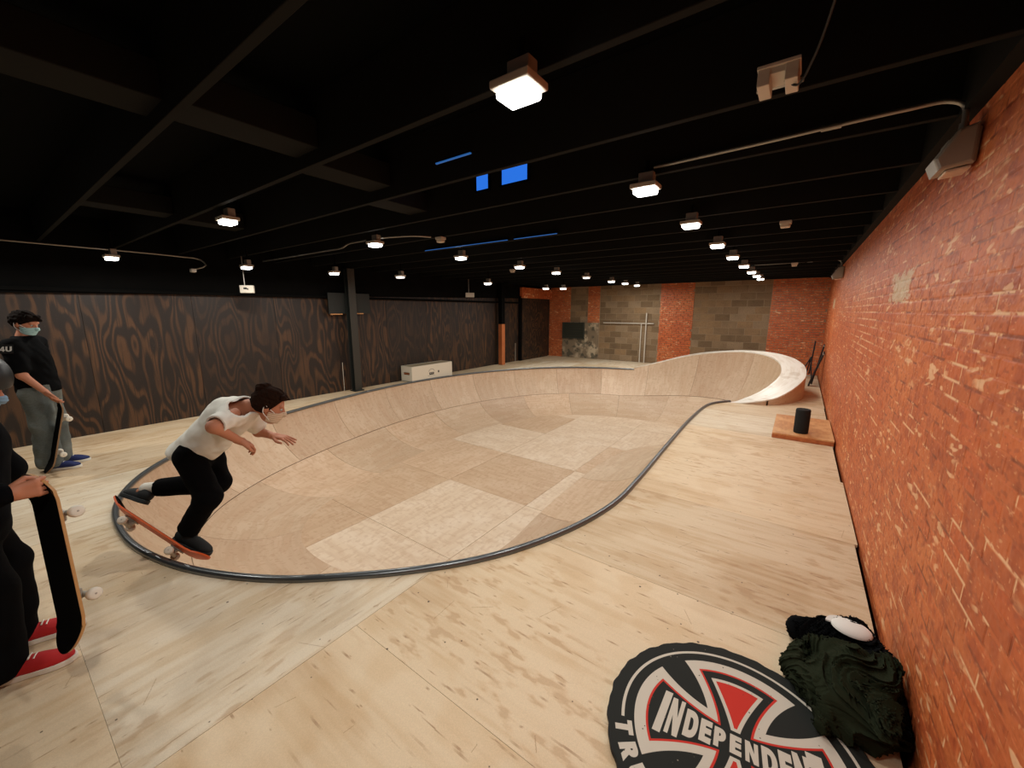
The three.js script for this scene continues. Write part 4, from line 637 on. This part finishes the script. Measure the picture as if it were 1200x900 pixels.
// --- skater riding the coping
{
  const o = thing('person', 'person in white t-shirt and black trousers leaning forward on skateboard', 'person'); o.name = 'person';
  const pel = [-3.38, 0.735, -0.85], chest = [-3.2, 0.965, -1.0], neck = [-3.1, 1.03, -1.09], hc = [-3.0, 1.04, -1.185];
  const hipN = [-3.325, 0.71, -0.775], kneeN = [-3.22, 0.42, -0.82], ankN = [-3.375, 0.16, -0.71], hipF = [-3.44, 0.71, -0.92], kneeF = [-3.38, 0.45, -0.93], ankF = [-3.7, 0.435, -0.61];
  const shN = [-3.03, 1.02, -0.97], elN = [-2.9, 0.99, -0.815], wrN = [-2.95, 0.85, -0.96], shF = [-3.25, 0.97, -1.15], elF = [-3.28, 0.79, -1.2], wrF = [-3.12, 0.775, -1.24];
  const fw = [0.42, -0.42, -0.8], h = headShape(hc, fw, [0.2, 0.85, -0.4]);
  const body = uni([cap(pel, chest, 0.1, 0.12), cap(chest, neck, 0.1, 0.055), cap(neck, add3(hc, [0, 0, 0], 1), 0.05, 0.05), cap(shN, elN, 0.043, 0.036), cap(elN, wrN, 0.036, 0.025), cap(shF, elF, 0.043, 0.036), cap(elF, wrF, 0.036, 0.025), cap(hipN, kneeN, 0.07, 0.05), cap(kneeN, ankN, 0.048, 0.034), cap(hipF, kneeF, 0.07, 0.05), cap(kneeF, ankF, 0.048, 0.034), cap(ankF, [-3.74, 0.41, -0.57], 0.033, 0.033)], 0.03);
  const b = [nets(body, 0.012), nets(h.full, 0.0042), nets(hand(wrN, [-0.1, -0.45, -0.6], [-0.5, -0.6, 0.4], [0.6, 0.1, 0.3], 0.7), 0.0038), nets(hand(wrF, [0.8, -0.1, -0.45], [0, -1, 0], [0.5, 0, 0.8], 0.22, 0.1, 2), 0.0038)];
  part('body', merge(b), skin, o); eyes(h, o);
  const hair = matte({ color: 0x24150d });
  part('hair', nets({ f: (x, y, z) => { const [lx, ly, lz] = h.loc(x, y, z); return Math.max(h.cran.f(x, y, z) - 0.016 + 0.014 * n3(x * 70, y * 70, z * 70, 5), -(h.cran.f(x, y, z) + 0.006), lz * 0.85 - ly * 0.55 - 0.02, -ly - 0.055); }, lo: h.full.lo, hi: h.full.hi }, 0.0045), hair, o);
  part('hair_bun', nets(rough(uni([ell(h.W(0, 0.105, -0.085), [0.04, 0.034, 0.04]), ell(h.W(0.01, 0.13, -0.06), [0.028, 0.022, 0.03])], 0.02), 0.016, 60, 9), 0.005), hair, o);
  part('fringe', nets(rough(uni([cap(h.W(-0.05, 0.085, 0.06), h.W(0.05, 0.085, 0.06), 0.024), cap(h.W(-0.02, 0.09, 0.075), h.W(0.03, 0.075, 0.1), 0.016, 0.008)], 0.02), 0.012, 70, 11), 0.005), hair, o);
  mask(h, 0xcdb59c, o);
  const tee = std({ color: 0xe4e2d8, roughness: 0.9 });
  const torso = uni([cap(pel, chest, 0.125, 0.14), cap(chest, neck, 0.13, 0.068), cap(shN, neck, 0.068, 0.062), cap(shF, neck, 0.068, 0.062), cap(add3(pel, [-0.09, -0.04, 0.07]), lerp3(pel, chest, 0.4), 0.105, 0.12), cap(lerp3(chest, neck, 0.5), shN, 0.085, 0.075), cap(shN, lerp3(shN, elN, 0.95), 0.068, 0.062), cap(lerp3(chest, neck, 0.5), shF, 0.085, 0.075), cap(shF, lerp3(shF, elF, 0.6), 0.07, 0.074)], 0.05);
  const ax = nrm3(sub3(chest, pel)), shell = (s, t) => ({ f: (x, y, z) => { const d = s.f(x, y, z); return Math.max(d, -(d + t)); }, lo: s.lo, hi: s.hi });
  const armAx = nrm3(sub3(elN, shN)), armAxF = nrm3(sub3(elF, shF));
  part('t_shirt', nets(minY(shell(fold(torso, 0.016, 22, 31), 0.014), (x, y, z) => Math.max(-0.13 - dot3([x - pel[0], y - pel[1], z - pel[2]], ax), dot3([x - neck[0], y - neck[1], z - neck[2]], ax) - 0.03, Math.hypot(x - elN[0], y - elN[1], z - elN[2]) < 0.13 ? dot3([x - elN[0], y - elN[1], z - elN[2]], armAx) + 0.02 : -1)), 0.006), tee, o); void armAxF;
  const pants = matte({ color: 0x070708 });
  const legs = uni([cap(add3(pel, [0, 0.02, 0]), add3(pel, [0, -0.05, 0.01]), 0.115, 0.11), cap(hipN, kneeN, 0.092, 0.08), cap(kneeN, lerp3(kneeN, ankN, 0.93), 0.078, 0.07), cap(hipF, kneeF, 0.09, 0.08), cap(kneeF, lerp3(kneeF, ankF, 0.86), 0.08, 0.062)], 0.03);
  const sh = nrm3(sub3(ankN, kneeN)), shF2 = nrm3(sub3(ankF, kneeF));
  part('trousers', nets(minY(fold(legs, 0.012, 20, 37), (x, y, z) => Math.max(y - 0.84, Math.hypot(x - ankN[0], y - ankN[1], z - ankN[2]) < 0.16 ? dot3([x - ankN[0], y - ankN[1], z - ankN[2]], sh) + 0.015 : -1, Math.hypot(x - ankF[0], y - ankF[1], z - ankF[2]) < 0.18 ? dot3([x - ankF[0], y - ankF[1], z - ankF[2]], shF2) + 0.05 : -1)), 0.009), pants, o);
  part('sock', nets(uni([cap(lerp3(kneeF, ankF, 0.84), add3(ankF, shF2, 0.02), 0.042, 0.042)], 0), 0.006), std({ color: 0xd8d4c8, roughness: 0.9 }), o);
  shoe(o, [-3.37, 0.15, -0.71], [-3.24, 0.08, -0.81], [0.25, 0.85, -0.4], 0x0c1011, 0x15191a);
  shoe(o, [-3.705, 0.42, -0.6], [-3.79, 0.26, -0.44], [-0.1, 0.62, -0.5], 0x0c1011, 0x15191a);
}
// --- standing person by the plywood wall
{
  const o = thing('person', 'standing person in black t-shirt, grey jeans and pale blue mask', 'person');
  const F = nrm3([0.42, 0, -0.9]), R = [-F[2], 0, F[0]], c = [-6.5, 0, -0.36], P = (f, y, r) => add3(add3([c[0], y, c[2]], F, f), R, r);
  const hc = P(-0.0, 1.575, -0.0), h = headShape(hc, [0.6, -0.28, -0.72], UP, 0.98);
  const pel = P(0, 0.9, 0), chest = P(-0.03, 1.24, 0), neck = P(-0.03, 1.43, 0);
  const shN = P(-0.05, 1.35, 0.17), elN = P(0.0, 1.07, 0.25), wrN = P(0.15, 0.88, 0.27), shF = P(-0.02, 1.36, -0.17), elF = P(-0.03, 1.08, -0.23), wrF = P(-0.08, 0.84, -0.25);
  const body = uni([cap(pel, chest, 0.1, 0.125), cap(chest, neck, 0.09, 0.055), cap(neck, hc, 0.052, 0.05), cap(shN, elN, 0.046, 0.038), cap(elN, wrN, 0.038, 0.026), cap(shF, elF, 0.046, 0.038), cap(elF, wrF, 0.038, 0.026), cap(P(0, 0.9, 0.09), P(0.02, 0.5, 0.1), 0.075, 0.052), cap(P(0.02, 0.5, 0.1), P(0, 0.1, 0.1), 0.05, 0.035), cap(P(0, 0.9, -0.09), P(0.02, 0.5, -0.1), 0.075, 0.052), cap(P(0.02, 0.5, -0.1), P(0, 0.1, -0.1), 0.05, 0.035)], 0.03);
  part('body', merge([nets(body, 0.012), nets(h.full, 0.0045), nets(hand(wrN, [0.5, -0.75, -0.35], [-0.4, -0.3, -0.75], [0.7, 0.2, 0.0], 0.8), 0.0038), nets(hand(wrF, [0.0, -1, 0], R, F, 0.6), 0.004)]), skin, o); eyes(h, o);
  const hair = matte({ color: 0x17100c });
  part('hair', nets({ f: (x, y, z) => { const [lx, ly, lz] = h.loc(x, y, z); return Math.max(h.cran.f(x, y, z) - 0.017 + 0.018 * n3(x * 55, y * 55, z * 55, 15), -(h.cran.f(x, y, z) + 0.006), lz * 0.6 - ly * 0.75 - 0.015, -ly - 0.05); }, lo: h.full.lo.map((v) => v - 0.03), hi: h.full.hi.map((v) => v + 0.03) }, 0.005), hair, o);
  part('fringe', nets(rough(uni([cap(h.W(-0.06, 0.09, 0.05), h.W(0.06, 0.085, 0.055), 0.02), cap(h.W(0, 0.09, 0.08), h.W(0.03, 0.06, 0.11), 0.02, 0.01)], 0.02), 0.016, 60, 19), 0.005), hair, o);
  mask(h, 0x9fc7c9, o);
  const tee = matte({ color: 0x090a0b });
  const torso = uni([cap(P(0, 0.88, 0), chest, 0.15, 0.155), cap(P(0, 0.9, 0.05), P(-0.02, 1.2, 0.06), 0.13, 0.13), cap(P(0, 0.9, -0.05), P(-0.02, 1.2, -0.06), 0.13, 0.13), cap(chest, P(-0.03, 1.41, 0), 0.13, 0.085), cap(P(-0.03, 1.37, 0), shN, 0.08, 0.07), cap(shN, lerp3(shN, elN, 0.75), 0.075, 0.08), cap(P(-0.03, 1.37, 0), shF, 0.08, 0.07), cap(shF, lerp3(shF, elF, 0.75), 0.075, 0.08)], 0.05);
  const shirt = part('t_shirt', nets(minY(fold(torso, 0.02, 18, 41), (x, y, z) => Math.max(0.86 - y, y - 1.45)), 0.009), tee, o);
  const lt = canvasTex(128, 128, (q, w) => { q.fillStyle = '#0c0d0f'; q.fillRect(0, 0, w, w); q.fillStyle = '#d8d8d4'; q.font = '900 92px sans-serif'; q.textAlign = 'center'; q.fillText('4U', 64, 96); });
  const pg = new THREE.PlaneGeometry(0.1, 0.09, 6, 6); { const p = pg.attributes.position; for (let i = 0; i < p.count; i++) p.setZ(i, -4 * p.getX(i) ** 2 - 2.5 * (p.getY(i) + 0.045) ** 2); }
  const pm = part('printed_letters', pg, std({ map: lt, roughness: 0.9 }), shirt); const bk = P(-0.055, 1.335, 0.284); pm.position.set(...bk); pm.rotation.y = Math.atan2(-0.15 * F[0] + R[0], -0.15 * F[2] + R[2]);
  const jm = std({ map: tex(256, 256, (u, v) => { const n = fbm(u * 6, v * 6, 501, 6, 6, 3), f = hash((u * 256) | 0, (v * 256) | 0, 3); const k = 0.85 + 0.15 * f; return mix3([84, 90, 88], [128, 134, 128], n).map((q) => q * k); }), roughness: 0.92 });
  const legs = uni([cap(P(0, 0.92, 0.04), P(0, 0.86, 0.04), 0.14, 0.14), cap(P(0, 0.92, -0.04), P(0, 0.86, -0.04), 0.14, 0.14), cap(P(0, 0.85, 0.095), P(0.02, 0.5, 0.105), 0.11, 0.098), cap(P(0.02, 0.5, 0.105), P(0.0, 0.1, 0.105), 0.098, 0.1), cap(P(0, 0.85, -0.095), P(0.02, 0.5, -0.105), 0.11, 0.098), cap(P(0.02, 0.5, -0.105), P(0.0, 0.1, -0.105), 0.098, 0.1)], 0.03);
  part('jeans', nets(minY(fold(legs, 0.018, 16, 47), (x, y, z) => Math.max(0.045 - y, y - 0.95)), 0.009), jm, o);
  shoe(o, P(0.03, 0.09, 0.105), P(0.27, 0, 0.12), UP, 0x1d2a5e, 0xd9d6cc); shoe(o, P(0.03, 0.09, -0.105), P(0.27, 0, -0.12), UP, 0x1d2a5e, 0xd9d6cc);
}
// --- helmeted person close by on the deck
{
  const o = thing('person', 'person in black hoodie and helmet with red shoes holding skateboard upright', 'person');
  const F = nrm3([0.22, 0, -1]), R = [-F[2], 0, F[0]], c = [-2.95, 0, 0.1], P = (f, y, r) => add3(add3([c[0], y, c[2]], F, f), R, r);
  const hc = P(0.07, 1.38, 0.0), h = headShape(hc, [0.45, -0.4, -0.8], [0.2, 0.95, -0.2]);
  const pel = P(-0.08, 0.84, 0), chest = P(-0.02, 1.12, 0), neck = P(0.02, 1.27, 0);
  const shN = P(-0.03, 1.2, 0.17), elN = P(-0.06, 0.95, 0.24), wrN = [-2.575, 0.955, 0.005], shF = P(-0.03, 1.2, -0.17), elF = P(0.05, 0.92, -0.24), wrF = P(-0.2, 0.8, -0.2);
  const body = uni([cap(pel, chest, 0.1, 0.12), cap(chest, neck, 0.09, 0.055), cap(neck, hc, 0.052, 0.05), cap(shN, elN, 0.046, 0.038), cap(elN, wrN, 0.038, 0.026), cap(shF, elF, 0.046, 0.038), cap(elF, wrF, 0.038, 0.026), cap(P(-0.12, 0.82, 0.09), P(0.0, 0.46, 0.12), 0.075, 0.052), cap(P(0.0, 0.46, 0.12), P(-0.02, 0.1, 0.13), 0.05, 0.035), cap(P(-0.12, 0.82, -0.09), P(0.0, 0.46, -0.12), 0.075, 0.052), cap(P(0.0, 0.46, -0.12), P(-0.02, 0.1, -0.13), 0.05, 0.035)], 0.03);
  part('body', merge([nets(body, 0.012), nets(h.full, 0.0045), nets(hand(wrN, [0.1, 0.05, -1], [-0.95, -0.2, -0.1], [-0.1, 0.95, 0], 1.35, 1.2), 0.0036), nets(hand(wrF, [0.7, -0.2, -0.5], [0.2, -0.9, 0], [0.4, 0.3, -0.6], 0.9), 0.0045)]), skin, o); eyes(h, o);
  mask(h, 0x7f9fb8, o);
  const hl = part('helmet', nets({ f: (x, y, z) => { const [lx, ly, lz] = h.loc(x, y, z), d = h.cran.f(x, y, z); return Math.max(d - 0.036, -(d - 0.012), -ly - 0.005 + lz * 0.25 - (lz < 0 ? 0.02 : 0)); }, lo: h.cran.lo.map((v) => v - 0.05), hi: h.cran.hi.map((v) => v + 0.05) }, 0.006), std({ color: 0x131719, roughness: 0.4 }), o);
  for (const s of [-1, 1]) part('strap', tube([h.W(s * 0.088, 0.0, 0.02), h.W(s * 0.08, -0.05, 0.03), h.W(s * 0.05, -0.105, 0.05), h.W(0, -0.125, 0.06)], 0.006, 24, 6), std({ color: 0x1a1a1a, roughness: 0.8 }), hl);
  const hm = matte({ color: 0x07080a });
  const torso = uni([cap(P(-0.08, 0.74, 0), chest, 0.17, 0.165), cap(P(-0.07, 0.74, 0.07), P(-0.03, 1.08, 0.07), 0.15, 0.14), cap(chest, P(0.01, 1.24, 0), 0.14, 0.1), cap(P(-0.1, 1.27, 0), P(0.04, 1.29, 0), 0.1, 0.085), cap(P(-0.02, 1.19, 0), shN, 0.1, 0.085), cap(shN, elN, 0.085, 0.075), cap(elN, lerp3(elN, wrN, 0.86), 0.075, 0.05), cap(P(-0.02, 1.19, 0), shF, 0.1, 0.085), cap(shF, elF, 0.085, 0.075), cap(elF, lerp3(elF, wrF, 0.86), 0.07, 0.05)], 0.045);
  const cuff = nrm3(sub3(wrN, elN));
  part('hoodie', nets(minY(fold(torso, 0.016, 16, 53), (x, y, z) => Math.max(0.62 - y, Math.hypot(x - wrN[0], y - wrN[1], z - wrN[2]) < 0.13 ? dot3([x - wrN[0], y - wrN[1], z - wrN[2]], cuff) + 0.012 : -1, 0.004 - (h.face.f(x, y, z) - 0.004) - 0.004)), 0.009), hm, o);
  part('sleeve_cuff', nets(cap(lerp3(elN, wrN, 0.84), lerp3(elN, wrN, 0.96), 0.046, 0.042), 0.006), hm, o);
  const pm = matte({ color: 0x070708 });
  const legs = uni([cap(P(-0.08, 0.82, 0.05), P(-0.07, 0.72, 0.05), 0.15, 0.15), cap(P(-0.08, 0.82, -0.05), P(-0.07, 0.72, -0.05), 0.15, 0.15), cap(P(-0.07, 0.74, 0.1), P(-0.01, 0.46, 0.125), 0.12, 0.105), cap(P(0.0, 0.46, 0.125), P(-0.03, 0.1, 0.135), 0.1, 0.1), cap(P(-0.07, 0.74, -0.1), P(-0.01, 0.46, -0.125), 0.115, 0.1), cap(P(0.0, 0.46, -0.125), P(-0.03, 0.1, -0.135), 0.1, 0.1)], 0.03);
  part('trousers', nets(minY(fold(legs, 0.016, 14, 59), (x, y, z) => Math.max(0.03 - y, y - 0.9)), 0.009), pm, o);
  shoe(o, P(0.02, 0.09, 0.135), P(0.24, 0, 0.17), UP, 0xb31c1f, 0xe2dcd0); shoe(o, P(0.02, 0.09, -0.135), P(0.24, 0, -0.12), UP, 0xb31c1f, 0xe2dcd0);
}
scene.traverse((m) => { if (m.isMesh) { m.castShadow = true; m.receiveShadow = true; } });
renderer.render(scene, camera);
